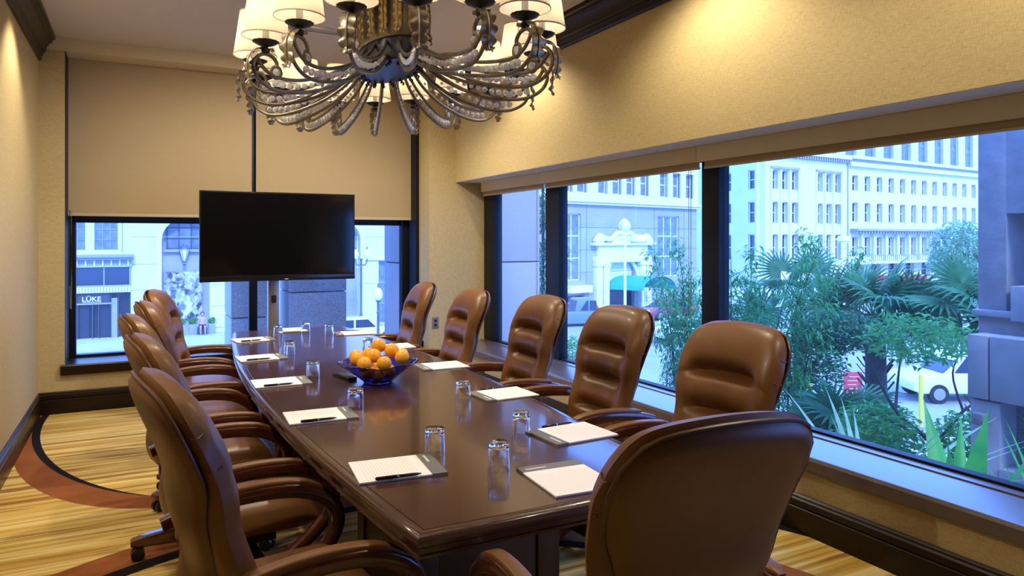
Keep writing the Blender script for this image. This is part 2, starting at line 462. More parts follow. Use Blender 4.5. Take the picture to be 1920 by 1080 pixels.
# crown mouldings
cp = [(0, 2.925), (.018, 2.925), (.024, 2.935), (.024, 2.96), (.034, 2.968), (.034, 2.985), (.046, 2.992), (.050, 3.005),
      (.058, 3.035), (.078, 3.07), (.098, 3.085), (.100, 3.10), (.118, 3.108), (.122, ZC), (0, ZC)]
struct(MB().prism([(XL + a, z) for a, z in cp], 'y', YF, YB - .005).build('trim_2', M['trim'], angle=22))
struct(MB().prism([(XR - a, z) for a, z in cp], 'y', YF, 6.84).build('trim_3', M['trim'], angle=22))
# long window: frame, sill, panes
w2 = struct(empty('window_2', (WX, 3, 0)))
def P2(mb, name, m, par=w2, **k):
    o = mb.build(name, m, par, **k); o.matrix_parent_inverse = Matrix.Translation((-WX, -3, 0)); return o
for (a, b) in ((6.60, 6.86), (5.33, 5.56), (3.40, 3.555), (-.4, -.25)):
    P2(B(WX - .02, WX + .07, a, b, .39, 2.0), 'mullion', M['frame'], bevel=.004)
P2(B(WX + .0, WX + .06, -1.2, 6.86, .385, .412), 'bottom_rail', M['frame'], smooth=False)
P2(B(WX + .0, WX + .06, -1.2, 6.86, 1.96, 2.045), 'top_rail', M['frame'], smooth=False)
for (a, b) in ((5.56, 6.60), (3.555, 5.33), (-.25, 3.40), (-1.2, -.4)):
    P2(B(WX + .025, WX + .031, a, b, .412, 1.96), 'pane', M['pane'], smooth=False)
sp_ = [(2.896, .318), (2.890, .326), (2.890, .376), (2.898, .392), (2.91, .395), (3.262, .395), (3.262, .311), (2.905, .311)]
sl = MB().prism(sp_, 'y', -1.2, 6.846).build('sill', M['sill'], w2, angle=20); sl.matrix_parent_inverse = Matrix.Translation((-WX, -3, 0))
P2(B(3.198, 3.202, -1.2, 6.846, .394, .3956), 'sill_groove', M['trim'], sl, smooth=False).matrix_parent_inverse = Matrix.Identity(4)
P2(B(3.205, 3.262, -1.2, 6.846, .395, .401), 'sill_stop', M['sill'], smooth=False)
# end window
w1 = struct(empty('window_1', (1.05, BY, 0)))
def P1(mb, name, m, par=w1, **k):
    o = mb.build(name, m, par, **k); o.matrix_parent_inverse = Matrix.Translation((-1.05, -BY, 0)); return o
for (a, b) in ((-.53, -.475), (.975, 1.052), (2.535, 2.635)):
    P1(B(a, b, BY - .05, BY + .05, .40, 3.026), 'mullion', M['frame'], bevel=.004)
P1(B(-.53, 2.635, BY - .03, BY + .05, .395, .425), 'bottom_rail', M['frame'], smooth=False)
P1(B(-.53, 2.635, BY - .0, BY + .05, 1.60, 1.66), 'transom', M['frame'], smooth=False)
for (a, b) in ((-.475, .975), (1.052, 2.535)):
    P1(B(a, b, BY + .02, BY + .026, .425, 1.60), 'pane', M['pane'], smooth=False)
    P1(B(a, b, BY + .02, BY + .026, 1.66, 3.026), 'upper_pane', M['pane'], smooth=False)
s1 = MB().prism([(YB - .03, .322), (YB - .034, .33), (YB - .034, .392), (YB - .026, .404), (BY - .02, .404), (BY - .02, .317), (YB - .024, .317)], 'x', -.56, 2.635).build('sill', M['trim'], w1, angle=20)
s1.matrix_parent_inverse = Matrix.Translation((-1.05, -BY, 0))
P1(B(-.545, -.527, YB + .002, YB + .30, .404, 3.026), 'shade_track', M['frame'], smooth=False)
P1(B(2.60, 2.634, YB + .10, YB + .30, .404, 3.026), 'shade_track', M['frame'], smooth=False)
# roller shades in the end window
def roller(x0, x1, zb, label):
    e = empty('roller_shade', ((x0 + x1) / 2, 7.30, zb), 0, label, 'blind', 'roller shades of the end window')
    w = (x1 - x0) / 2
    B(-w, w, -.0015, .0015, .02, 3.026 - zb).build('fabric', M['roller'], e, smooth=False)
    B(-w, w, -.006, .006, 0, .026).build('hem_bar', M['hem'], e, bevel=.003)
    return e
r1 = roller(-.525, .985, 1.655, 'beige roller shade left of the dark gap behind the television')
r2 = roller(1.025, 2.60, 1.655, 'beige roller shade right of the dark gap behind the television')
ch = MB().tube([(-.508, 7.22, 1.7), (-.509, 7.22, 1.05), (-.505, 7.22, .86), (-.498, 7.22, .85), (-.495, 7.22, 1.1), (-.497, 7.22, 1.7)], .0035, 6).build('pull_chain', M['alu'])
tag(ch, 'thin bead pull chain hanging at the left edge of the end window', 'chain')
# raised roller shades of the long window, behind a fascia
fa = empty('shade_fascia', (3.15, 3, 1.94), 0, 'long beige fascia box under the header of the long window', 'blind box')
for (a, b) in ((-1.2, 3.49), (3.493, 5.49), (5.493, 6.70)):
    o = B(-.004, .010, a - 3, b - 3, 0, .100).build('fascia_board', M['beam'], fa, bevel=.002)
B(.0, .11, -4.2, 3.7, .100, .104).build('mounting_rail', M['trim'], fa, smooth=False)
for i, (a, b, lab) in enumerate(((-1.2, 3.455, 'rolled-up beige shade over the nearest, widest pane of the long window'),
                                 (3.50, 5.45, 'rolled-up beige shade over the middle pane of the long window'),
                                 (5.50, 6.72, 'rolled-up short beige shade over the far pane beside the corner'))):
    e = empty('raised_shade', (3.215, (a + b) / 2, 1.90), 0, lab, 'blind', 'raised shades of the long window')
    h = (b - a) / 2
    MB().tube([(0, -h, .085), (0, h, .085)], .034, 20).build('roll', M['roller'], e)
    B(-.033, -.031, -h, h, .008, .085).build('fabric', M['roller'], e, smooth=False)
    MB().tube([(-.032, -h, .004), (-.032, h, .004)], .008, 8).build('hem_bar', M['hem'], e)
for i, (yy, lab) in enumerate(((3.60, 'thin pull chain in front of the glass beside the widest mullion'), (5.62, 'thin pull chain beside the far mullion of the long window'))):
    tag(MB().tube([(3.20, yy, 1.9), (3.20, yy, .95), (3.20, yy + .01, .93), (3.20, yy + .02, .95), (3.20, yy + .02, 1.9)], .0022, 5).build('pull_chain', M['alu']), lab, 'chain')
# ceiling fittings and their light, plus two added fill lamps
def spot(loc, power, deg, blend=.6, radius=.04, aim=None, col=LAMP):
    d = bpy.data.lights.new('downlight_lamp', 'SPOT'); d.energy = power; d.spot_size = math.radians(deg); d.spot_blend = blend
    d.shadow_soft_size = radius; d.color = col
    return d
def downlight(x, y, label, power, deg, aim=(0, 0)):
    e = empty('recessed_downlight', (x, y, ZC), 0, label, 'ceiling light', 'recessed ceiling lights')
    MB().lathe([(.048, -.001), (.052, -.008), (.068, -.008), (.072, -.001)], 28).build('trim_ring', M['white'], e)
    MB().lathe([(.0005, -.002), (.048, -.002)], 28).build('lens', M['downlight'], e, smooth=False)
    d = spot(None, power, deg); o = bpy.data.objects.new('downlight_lamp', d); C.objects.link(o); o.parent = e
    o.location = (0, 0, -.03); o.rotation_euler = Vector((aim[0], aim[1], -1)).to_track_quat('-Z', 'Y').to_euler()
WP = 70
for (x, y, lab, pw, dg, aim) in (
    (2.42, 5.15, 'recessed downlight over the wall right of the far right chairs', WP * .8, 125, (.16, 0)),
    (2.36, 3.00, 'recessed downlight over the header of the long window', WP * .9, 140, (.16, 0)),
    (2.36, 1.10, 'recessed downlight near the front end of the long window', WP * .9, 140, (.30, .1)),
    (-.38, 5.60, 'recessed downlight over the left wall near the end window', WP * .8, 100, (-.06, 0)),
    (-.38, 3.60, 'recessed downlight over the left wall beside the table', WP, 120, (.12, 0)),
    (-.40, 2.10, 'recessed downlight over the left wall near the camera', WP * 1.1, 120, (.12, .1)),
    (1.18, 5.46, 'round ceiling light behind the chandelier', 120, 160, (0, .25)),
    (2.00, 5.90, 'added fill light by the corner pier, hidden behind the chandelier', 30, 120, (0, .1)),  # extra lamp added to brighten the end wall, kept behind the hub
    (.70, 4.45, 'added unseen fill light over the far half of the table', 60, 140, (0, .45))):  # extra lamp added out of view to brighten the end window shades
    downlight(x, y, lab, pw, dg, aim)
v = empty('ceiling_vent', (1.36, 5.82, ZC), 0, 'slotted ceiling air vent seen between the chandelier arms', 'vent')
m = MB()
for (a, b, c, d) in ((-.36, .36, -.075, -.055), (-.36, .36, .055, .075), (-.36, -.34, -.055, .055), (.34, .36, -.055, .055)): m.box(a, b, c, d, -.014, 0)
m.build('frame', M['white'], v, smooth=False)
B(-.34, .34, -.055, .055, -.003, -.001).build('dark_slot', M['black'], v, smooth=False)
for k in (-.018, .018): B(-.34, .34, k - .004, k + .004, -.010, -.002).build('slat', M['white'], v, smooth=False)
o = empty('wall_outlet', (2.70, 6.846, .60), 0, 'small plate on the wall of the corner pier behind the chairs', 'outlet')
B(-.035, .035, -.006, 0, -.057, .057).build('plate', M['padgrey'], o, bevel=.002)
for k in (-.022, .022): B(-.014, .014, -.008, -.005, k - .014, k + .014).build('socket', M['black'], o, bevel=.002)
# television on its stand
tv = empty('television', (1.065, 6.2, 1.108), 0, 'large black flat television on a pole in front of the end window', 'television')
B(-.624, .624, -.012, .03, 0, .734).build('casing', M['bezel'], tv, bevel=.004)
B(-.61, .61, -.0135, -.011, .052, .722).build('screen', M['screen'], tv, smooth=False)
B(-.624, .624, -.016, -.010, 0, .044).build('bottom_bezel', M['bezel'], tv, bevel=.002)
MB().tube([(.03, -.018, .012), (.06, -.018, .012)], .003, 6).build('badge', M['alu'], tv)
st = empty('television_stand', (1.025, 6.32, 0), 0, 'brushed metal pole stand holding up the television', 'stand')
B(-.045, .045, -.03, .03, .06, 1.20).build('column', M['alu'], st, bevel=.006)
B(-.22, .30, -.015, .02, 1.16, 1.45).build('mount_plate', M['black'], st, bevel=.004)
B(-.38, .38, -.28, .28, .03, .06).build('base', M['black'], st, bevel=.01)
for a in (-.33, .33):
    for b in (-.24, .24): MB().tube([(a - .015, b, .016), (a + .015, b, .016)], .016, 12).build('castor', M['black'], st)
B(-.02, .02, -.035, -.029, .915, .98).build('hand_knob', M['black'], st, bevel=.006)
# ---------------- conference table ----------------
def hw(y): return .558 - .132 * ((y - 3.65) / 2.1) ** 2
def cx(y): return 1.015 + .0125 * (y - 1.6)
Y0, Y1 = 1.595, 5.815
def outline(off, n=40):
    L = [(cx(y) - hw(y) + off, y) for y in [Y0 + off + (Y1 - Y0 - 2 * off) * i / n for i in range(n + 1)]]
    R = [(cx(y) + hw(y) - off, y) for y in [Y1 - off - (Y1 - Y0 - 2 * off) * i / n for i in range(n + 1)]]
    return L + R
TZ = .75
tb = empty('conference_table', (1.04, 3.7, 0), 0, 'long boat-shaped mahogany conference table in the middle of the room', 'table')
def PT(mb, name, m, par=tb, **k):
    o = mb.build(name, m, par, **k)
    if par is tb: o.matrix_parent_inverse = Matrix.Translation((-1.04, -3.7, 0))
    return o
ol = outline(.036); n = len(ol)
mt = MB(); mt.add([(x, y, TZ) for x, y in ol] + [(x, y, TZ - .02) for x, y in ol], [tuple(range(n)), tuple(range(n, 2 * n))[::-1]] + [(i, (i + 1) % n, n + (i + 1) % n, n + i) for i in range(n)])
PT(mt, 'tabletop', M['table'], smooth=False)
mt = MB(); lev = [(.036, TZ - .02), (.036, TZ - .0025), (.034, TZ - .0025), (.033, TZ), (.018, TZ - .0005), (.009, TZ - .0035), (.003, TZ - .010), (.0, TZ - .018), (.001, TZ - .024), (.006, TZ - .026), (.006, TZ - .030), (.010, TZ - .034), (.010, TZ - .048), (.004, TZ - .050), (.004, TZ - .056), (.10, TZ - .056)]
rings = [[(x, y, z) for x, y in outline(o_)] for o_, z in lev]
for r in rings: mt.v += r
for a in range(len(lev) - 1):
    for i in range(n): mt.f.append((a * n + i, a * n + (i + 1) % n, (a + 1) * n + (i + 1) % n, (a + 1) * n + i))
PT(mt, 'edge_moulding', M['table_edge'], angle=30)
for yc in (2.42, 5.0):
    p = PT(B(cx(yc) - .27, cx(yc) + .27, yc - .30, yc + .30, .02, TZ - .05), 'pedestal', M['table_base'], bevel=.004)
    for sgn in (-1, 1):
        m = MB()
        for (a, b, c, d) in ((-.25, -.18, .06, .66), (.18, .25, .06, .66), (-.18, .18, .06, .12), (-.18, .18, .60, .66)):
            m.box(cx(yc) + a, cx(yc) + b, yc + sgn * .300 - .008, yc + sgn * .300 + .008, c, d)
        q = m.build('panel_frame', M['table_base'], p, bevel=.002)
        m = MB()
        for (a, b, c, d) in ((-.28, -.2, .06, .66), (.2, .28, .06, .66), (-.2, .2, .06, .12), (-.2, .2, .60, .66)):
            m.box(cx(yc) + sgn * .27 - .008, cx(yc) + sgn * .27 + .008, yc + a, yc + b, c, d)
        m.build('panel_frame', M['table_base'], p, bevel=.002)
    PT(B(cx(yc) - .30, cx(yc) + .30, yc - .33, yc + .33, 0, .06), 'plinth', M['table_base'], bevel=.006)
PT(B(1.0, 1.08, 2.7, 4.7, .38, .62), 'stretcher_beam', M['table_base'], bevel=.004)
# ---------------- writing pads, pens, tumblers ----------------
def pad_mesh():
    pass
PW, PL = .205, .262       # width across, length
mp = B(-PW / 2, PW / 2, -PL / 2, PL / 2 - .048, .0025, .0065).mesh('sheets', False)
mb_ = B(-PW / 2 - .001, PW / 2 + .001, -PL / 2 - .001, PL / 2, 0, .0026).mesh('backing_card', False)
mh = B(-PW / 2, PW / 2, PL / 2 - .048, PL / 2, .0026, .0072).mesh('header_band', False)
ml = B(-PW / 2 + .018, -PW / 2 + .085, PL / 2 - .031, PL / 2 - .024, .0072, .0075).mesh('printed_line', False)
def pad(x, y, rz, label):
    e = empty('writing_pad', (x, y, TZ), rz, label, 'notepad', 'writing pads on the table')
    obj('sheets', mp, M['paper'], e); obj('backing_card', mb_, M['padgrey'], e)
    h = obj('header_band', mh, M['padgrey'], e); obj('printed_line', ml, M['print'], h)
    return e
pm = {}
pm['barrel'] = MB().lathe([(.0005, -.070), (.0015, -.069), (.0042, -.055), (.0048, -.04), (.0048, .002)], 12).mesh('barrel')
pm['cap'] = MB().lathe([(.0049, .002), (.0052, .004), (.0052, .062), (.003, .066), (.0005, .067)], 12).mesh('cap')
pm['ring'] = MB().lathe([(.0050, -.002), (.0056, -.001), (.0056, .003), (.0050, .004)], 12).mesh('ring')
pm['clip'] = B(-.0012, .0012, .0055, .0072, .016, .062).mesh('clip', False)
def pen(x, y, z, rz, label):
    e = empty('ballpoint_pen', (x, y, z + .0056), 0, label, 'pen', 'pens beside the writing pads')
    e.rotation_mode = 'XYZ'; e.rotation_euler = (PI / 2, PI, rz + PI)
    obj('barrel', pm['barrel'], M['black'], e); obj('cap', pm['cap'], M['bezel'], e)
    obj('ring', pm['ring'], M['chrome'], e); obj('clip', pm['clip'], M['chrome'], e)
ordn = ['nearest', 'second nearest', 'middle', 'fourth', 'farthest']
lp = [(.703, 2.098, 6), (.645, 2.868, 3), (.626, 3.628, 1), (.652, 4.43, -2), (.722, 5.25, -6)]
for i, (x, y, a) in enumerate(lp):
    pad(x, y, math.radians(-90 - a), f'white ruled pad with grey header, {ordn[i]} on the left side of the table')
    s_ = math.radians(-a)
    pen(x - .03, y - .099, TZ + .0005 + (.0065 if i == 0 else .0065), math.radians(90 - a), f'black pen on the {ordn[i]} pad of the left side')
rp = [(1.385, 2.185, -3), (1.462, 2.885, -2), (1.488, 3.69, 2), (1.475, 4.50, 3), (1.43, 5.28, 6)]
for i, (x, y, a) in enumerate(rp):
    pad(x, y, math.radians(90 - a), f'white pad with grey header, {ordn[i]} on the window side of the table')
    pen(x + .01, y + .118, TZ + .0005, math.radians(90 - a), f'black pen beside the {ordn[i]} pad of the window side')
pad(1.115, 1.785, math.radians(-4), 'white pad at the near head of the table, partly behind the big chair')
pad(1.07, 5.665, math.radians(178), 'white pad at the far head of the table below the television')
# upside-down tumblers
gp = [(.0335, 0), (.0318, .062), (.0312, .080), (.029, .085), (.0005, .0845), (.0005, .070), (.026, .069), (.0292, .062), (.0318, 0)]
gm = MB().lathe([(.0318, 0), (.0335, .0005), (.0328, .03), (.0318, .066), (.0312, .081), (.0295, .085), (.012, .083), (.0004, .0825), (.0004, .0705), (.020, .071), (.0270, .068), (.0292, .060), (.0306, .03), (.0318, 0)], 36).mesh('tumbler', merge=True, angle=50)
gl = [(.975, 1.950, 'upside-down tumbler beside the pad at the near head of the table'),
      (1.215, 2.250, 'upside-down tumbler beside the nearest pad of the window side'),
      (.862, 2.190, 'upside-down tumbler at the header of the nearest pad of the left side'),
      (1.258, 2.862, 'upside-down tumbler beside the second nearest pad of the window side'),
      (.803, 2.930, 'upside-down tumbler at the header of the second nearest pad of the left side'),
      (.793, 3.690, 'upside-down tumbler at the header of the middle pad of the left side'),
      (.820, 4.470, 'upside-down tumbler at the header of the fourth pad of the left side'),
      (.900, 5.330, 'upside-down tumbler at the header of the farthest pad of the left side'),
      (1.108, 5.40, 'upside-down clear tumbler in front of the pad at the far head of the table'),
      (1.236, 5.210, 'upside-down tumbler beside the farthest pad of the window side'),
      (1.280, 4.385, 'upside-down clear tumbler just behind the fruit bowl')]
for x, y, lab in gl:
    o = obj('drinking_glass', gm, M['tumbler']); o.location = (x, y, TZ + .0006); tag(o, lab, 'glass', 'upside-down tumblers')
# fruit bowl
BX, BYY = 1.052, 3.43
def wav(r, z, a):
    k = max(0, (z - .05) / .05)
    return r * (1 + .035 * k * math.cos(6 * a + .5) + .02 * k * math.cos(3 * a)), z + .006 * k * math.cos(6 * a + 1.2)
ou = []
for i in range(27):
    t = i / 26; r = .070 + .125 * t ** 1.15; z = .004 + .094 * (t ** 1.05)
    ou.append((r + .0016 * math.sin(t * 44), z))
bowlp = [(.0005, .004), (.05, .0), (.068, .0005)] + ou + [(r - .0045, z + .0015) for r, z in ou[::-1]] + [(.05, .010), (.0005, .010)]
o = MB().lathe(bowlp, 72, fn=wav).build('fruit_bowl', M['bowl'], merge=True, angle=80); o.location = (BX, BYY, TZ + .0006)
tag(o, 'wavy blue glass bowl heaped with oranges on the table', 'bowl')
Rv, Fv = Vector((.886, -.464, 0)), Vector((.464, .886, 0))
om = MB().sphere((0, 0, 0), .0355, 24, 16, (1, 1, .95)).mesh('orange', merge=True)
stm = MB().lathe([(.0004, .0330), (.0028, .0335), (.0034, .0350), (.0012, .0356), (.0004, .0352)], 8).mesh('stem_scar')
fr = [(0, .02, .926, 'orange at the very top of the heap in the blue bowl'), (.066, .005, .905, 'orange resting against the right of the topmost orange'),
      (.122, -.030, .878, 'orange at the right front of the heap beside the bowl rim'), (.105, .062, .874, 'orange at the right back of the heap, mostly hidden'),
      (-.010, -.052, .886, 'orange in the front middle below the topmost one'), (-.118, .050, .866, 'orange at the left back of the heap'),
      (-.050, .035, .880, 'orange left of the topmost orange, half hidden'), (-.096, -.028, .866, 'large orange at the left front of the heap'),
      (-.046, -.105, .856, 'orange low at the front left, cut off by the rim'), (.048, -.100, .858, 'orange low at the front right, cut off by the rim')]
for a, b, z, lab in fr:
    p = Vector((BX, BYY, 0)) + Rv * a + Fv * b
    e = obj('orange', om, M['orange']); e.location = (p.x, p.y, z); e.rotation_euler = (random.uniform(-.8, .8), random.uniform(-.8, .8), random.uniform(0, 6))
    tag(e, lab, 'orange', 'oranges in the bowl'); obj('stem_scar', stm, M['apple'], e)
for a, b, z, k in ((-.045, -.03, .803, 0), (.05, .01, .802, 1), (-.02, .055, .803, 0), (.01, -.055, .800, 1)):
    p = Vector((BX, BYY, 0)) + Rv * a + Fv * b
    if k:
        e = obj('green_apple', om, M['apple']); tag(e, 'green apple deep inside the blue bowl, ' + ('near its right side' if a > .03 else 'at its front'), 'apple', 'fruit under the oranges')
    else:
        e = obj('orange', om, M['orange']); tag(e, 'orange deep inside the blue bowl under the heap, ' + ('left front' if b < 0 else 'at the back'), 'orange', 'fruit under the oranges')
    e.location = (p.x, p.y, z)
rc = empty('remote_control', (.93, 3.60, TZ), math.radians(14), 'flat black remote control half hidden behind the fruit bowl', 'remote')
B(-.024, .024, -.085, .085, 0, .016).build('body', M['bezel'], rc, bevel=.004)
for i in range(5):
    for k in (-.012, 0, .012): B(k - .004, k + .004, -.06 + i * .024 - .004, -.06 + i * .024 + .004, .016, .018).build('button', M['padgrey'], rc)
# ---------------- executive chairs (local: facing +Y, origin on the floor under the seat) ----------------
WT = [(0, .205), (.15, .232), (.4, .238), (.7, .254), (.88, .262), (1, .250)]
def yc(z): return lerp_tab([(.40, -.200), (.58, -.196), (.80, -.245), (1.16, -.345)], z)
def sstep(a, b, x):
    t = max(0, min(1, (x - a) / (b - a))); return t * t * (3 - 2 * t)
def bz(u, v):
    zb = .425 + .045 * u ** 4; zt = 1.117 - .030 * u * u - .075 * abs(u) ** 9
    return zb + (zt - zb) * v
CRE = (.27, .49, .71)
def back_front(a, b):
    u = a * 2 - 1; v = b; z = bz(u, v); w = lerp_tab(WT, v)
    e = max(0, 1 - abs(u) ** 7) ** .5 * max(0, 1 - abs(2 * v - 1) ** 12) ** .5
    win = 1 - sstep(.42, .76, abs(u))
    f = .052 * e
    for k, c in enumerate(CRE):
        d = v - c
        dep = .040 + (.012 if k == 2 else 0)
        f -= dep * math.exp(-(d / .024) ** 2) * win if d < 0 else dep * math.exp(-(d / .050) ** 2) * win
    seg = [(0, .27, .008), (.27, .49, .018), (.49, .71, .020), (.71, 1.0, .034)]
    for lo, hi, h in seg:
        if lo <= v <= hi: f += h * math.sin(PI * (v - lo) / (hi - lo)) ** .7 * (win if hi < 1 else max(0, 1 - abs(u) ** 3))
    f += .012 * (sstep(.55, .8, abs(u)) * (1 - sstep(.85, 1, abs(u)))) * (1 - sstep(.72, .9, v))
    return (u * w, yc(z) + .045 * u * u * (1 - .4 * v) + f, z)
def back_rear(a, b):
    u = a * 2 - 1; v = b; z = bz(u, v); w = lerp_tab(WT, v)
    e = max(0, 1 - abs(u) ** 7) ** .5 * max(0, 1 - abs(2 * v - 1) ** 12) ** .5
    return (u * w, yc(z) + .045 * u * u * (1 - .4 * v) - .030 * e, z)
SWT = [(0, .78), (.10, .86), (.28, .74), (.5, .86), (.75, .955), (1, .965)]
def shell(a, b, out=1.0):
    u = a * 2 - 1; v = b; uu = u * lerp_tab(SWT, v); z = bz(uu, .03 + .955 * v); w = lerp_tab(WT, v)
    e = max(0, 1 - abs(u) ** 9) ** .5 * max(0, 1 - abs(2 * v - 1) ** 14) ** .5
    bulge = .018 * math.exp(-((v - .12) / .13) ** 2)
    return (uu * w, yc(z) + .045 * uu * uu * (1 - .4 * v) - .022 - (.026 + bulge) * e * out, z)
cm = {}
OBJ = obj
cm['backrest'] = MB().grid(back_front, 52, 96).grid(back_rear, 24, 24, True).mesh('backrest', angle=60)
cm['back_shell'] = MB().grid(shell, 28, 34, True).mesh('back_shell', angle=60)
rim = [shell(a / 14, 0, 0) for a in range(15)] + [shell(1, b / 20, 0) for b in range(1, 21)] + [shell(1 - a / 14, 1, 0) for a in range(1, 15)] + [shell(0, 1 - b / 20, 0) for b in range(1, 20)]
rim = [(x, y - .004, z) for x, y, z in rim]
cm['piping'] = MB().tube(rim, .005, 6, closed=True, up=(0, 1, 0)).mesh('piping')
# pleats at the shoulders
PLT = []
for sx in (-1, 1):
    for vv in (.80, .945):
        pts = []
        for k in range(7):
            t = k / 6
            p = Vector(back_front(.5 + sx * .5 * (.965 + .035 * math.sin(PI * t * .5)), vv)); q = Vector(back_rear(.5 + sx * .49, vv))
            pts.append(p.lerp(q, t))
        PLT.append(MB().tube(pts, .0022, 5, up=(0, 0, 1)).mesh('pleat'))
def seat_top(a, b):
    u, v = a * 2 - 1, b * 2 - 1
    e = max(0, 1 - abs(u) ** 6) ** .5 * max(0, 1 - abs(v) ** 6) ** .5
    x = u * (.245 - .02 * (1 - b)); y = -.20 + .47 * b
    return (x * (1 - .06 * max(0, v) ** 6), y - .02 * u * u * max(0, v) ** 2, .425 + .075 * e - .030 * sstep(.8, 1, b) * e + .012 * u * u * e)
def seat_bot(a, b):
    p = seat_top(a, b); u, v = a * 2 - 1, b * 2 - 1
    e = max(0, 1 - abs(u) ** 6) ** .5 * max(0, 1 - abs(v) ** 6) ** .5
    return (p[0], p[1], .425 - .035 * e)
cm['seat'] = MB().grid(seat_top, 28, 28).grid(seat_bot, 16, 16, True).mesh('seat', angle=60)
ap = [(-.262, .628), (-.19, .648), (-.06, .664), (.07, .664), (.17, .645), (.245, .598), (.272, .535), (.248, .465), (.18, .400), (.09, .342), (.03, .305)]
ap = [(y_, z_ - .013) for y_, z_ in ap]
apath = spline([(0, y, z) for y, z in ap], 7)
prof = rrect(.042, .046, .010, 2)
am = MB().sweep(apath, prof, up=(1, 0, 0), scale=lambda t: .92 + .25 * math.sin(PI * min(1, t * 1.15)) ** 2)
cm['arm'] = am.mesh('arm', angle=50)
pp = spline([(0, y, z + .025) for y, z in ap[1:6]], 8)
cm['pad'] = MB().sweep(pp, rrect(.020, .042, .008, 3), up=(1, 0, 0), scale=lambda t: max(.35, min(1, math.sin(PI * min(1, max(0, t))) * 5)) ** .6).mesh('pad', angle=60)
cm['bolt'] = MB().lathe([(.0003, -.004), (.009, -.004), (.010, 0), (.009, .004), (.0003, .004)], 12).mesh('bolt')
br = MB(); br.box(-.32, .32, .005, .055, .288, .318); cm['bracket'] = br.mesh('bracket', bevel=.006)
cm['mechanism'] = MB().box(-.11, .11, -.10, .12, .33, .40).box(-.03, .03, -.21, -.08, .36, .42).mesh('mechanism', bevel=.008)
cm['column'] = MB().lathe([(.034, .07), (.034, .20), (.024, .205), (.024, .335)], 18).mesh('column')
cm['hub'] = MB().lathe([(.0005, .06), (.05, .06), (.055, .075), (.05, .125), (.036, .13)], 20).mesh('hub')
def leg_mesh():
    s_ = [(.045, .070, .062, .128), (.15, .066, .058, .122), (.26, .060, .062, .108), (.315, .056, .066, .096), (.325, .050, .070, .090)]
    vs, fs = [], []
    for r, w, z0, z1 in s_: vs += [(r, -w / 2, z0), (r, w / 2, z0), (r, w / 2, z1), (r, -w / 2, z1)]
    for i in range(4):
        for q in range(4): fs.append((i * 4 + q, i * 4 + (q + 1) % 4, i * 4 + 4 + (q + 1) % 4, i * 4 + 4 + q))
    fs += [(3, 2, 1, 0), (16, 17, 18, 19)]
    return MB().add(vs, fs).mesh('leg', bevel=.005)
cm['leg'] = leg_mesh()
cas = MB()
for s_ in (-1, 1):
    cas.tube([(.295, s_ * .008, .029), (.295, s_ * .026, .029)], .0285, 16, up=(0, 0, 1))
cas.box(.285, .305, -.006, .006, .02, .07)
cm['castor'] = cas.mesh('castor')
def chair(loc, rz, label, swivel=0.0, scale=1.0, lift=0.0, tilt=0.0):
    e = empty('executive_chair', loc, rz, label, 'chair', 'brown leather executive chairs around the table')
    e.scale = (scale,) * 3
    MX = Matrix.Translation((0, 0, lift)) @ Matrix.Rotation(tilt, 4, 'X')
    def obj(n_, me_, m_, p_): 
        o_ = OBJ(n_, me_, m_, p_)
        if (lift or tilt) and p_ is e and n_ in ('backrest', 'back_shell', 'seat', 'bracket', 'mechanism'): o_.matrix_basis = MX
        return o_
    b = obj('backrest', cm['backrest'], M['leather'], e); [obj('pleat', q_, M['piping'], b) for q_ in PLT]
    s_ = obj('back_shell', cm['back_shell'], M['leather'], e); obj('piping', cm['piping'], M['piping'], s_)
    obj('seat', cm['seat'], M['leather'], e)
    for sx in (-.296, .296):
        a = obj('arm', cm['arm'], M['cherry'], e); a.matrix_basis = MX @ Matrix.Translation((sx, 0, 0))
        obj('arm_pad', cm['pad'], M['leather'], a)
        k = obj('bolt', cm['bolt'], M['black'], a); k.location = (.024 if sx > 0 else -.024, .045, .302); k.rotation_euler = (0, PI / 2, 0)
    obj('bracket', cm['bracket'], M['cherry'], e); obj('mechanism', cm['mechanism'], M['black'], e)
    obj('column', cm['column'], M['black'], e)
    h = obj('hub', cm['hub'], M['cherry'], e)
    for k in range(5):
        l = obj('leg', cm['leg'], M['cherry'], e); l.rotation_euler.z = swivel + 2 * PI * k / 5
        c_ = obj('castor', cm['castor'], M['black'], l)
    return e
D = math.radians
LC = [(.36, 2.07, -83, 1.9), (.335, 2.88, -85, .55), (.30, 3.67, -86, .9), (.36, 4.42, -89, .2), (.42, 5.32, -100, .6)]
for i, (x, y, a, sw) in enumerate(LC):
    chair((x, y, 0), D(a), f'brown leather executive chair, {ordn[i]} on the left side of the table', sw)
RC = [(1.85, 2.13, 92, .4), (1.865, 2.95, 90, .8), (1.865, 3.74, 88, .3), (1.72, 4.45, 86, .9), (1.70, 5.34, 84, .5)]
for i, (x, y, a, sw) in enumerate(RC):
    chair((x, y, 0), D(a), f'brown leather executive chair, {ordn[i]} on the window side of the table', sw)
chair((1.03, 1.385, 0), D(-4), 'brown leather executive chair at the near head of the table, seen from behind', 1.1, .955, .068, D(2.5))
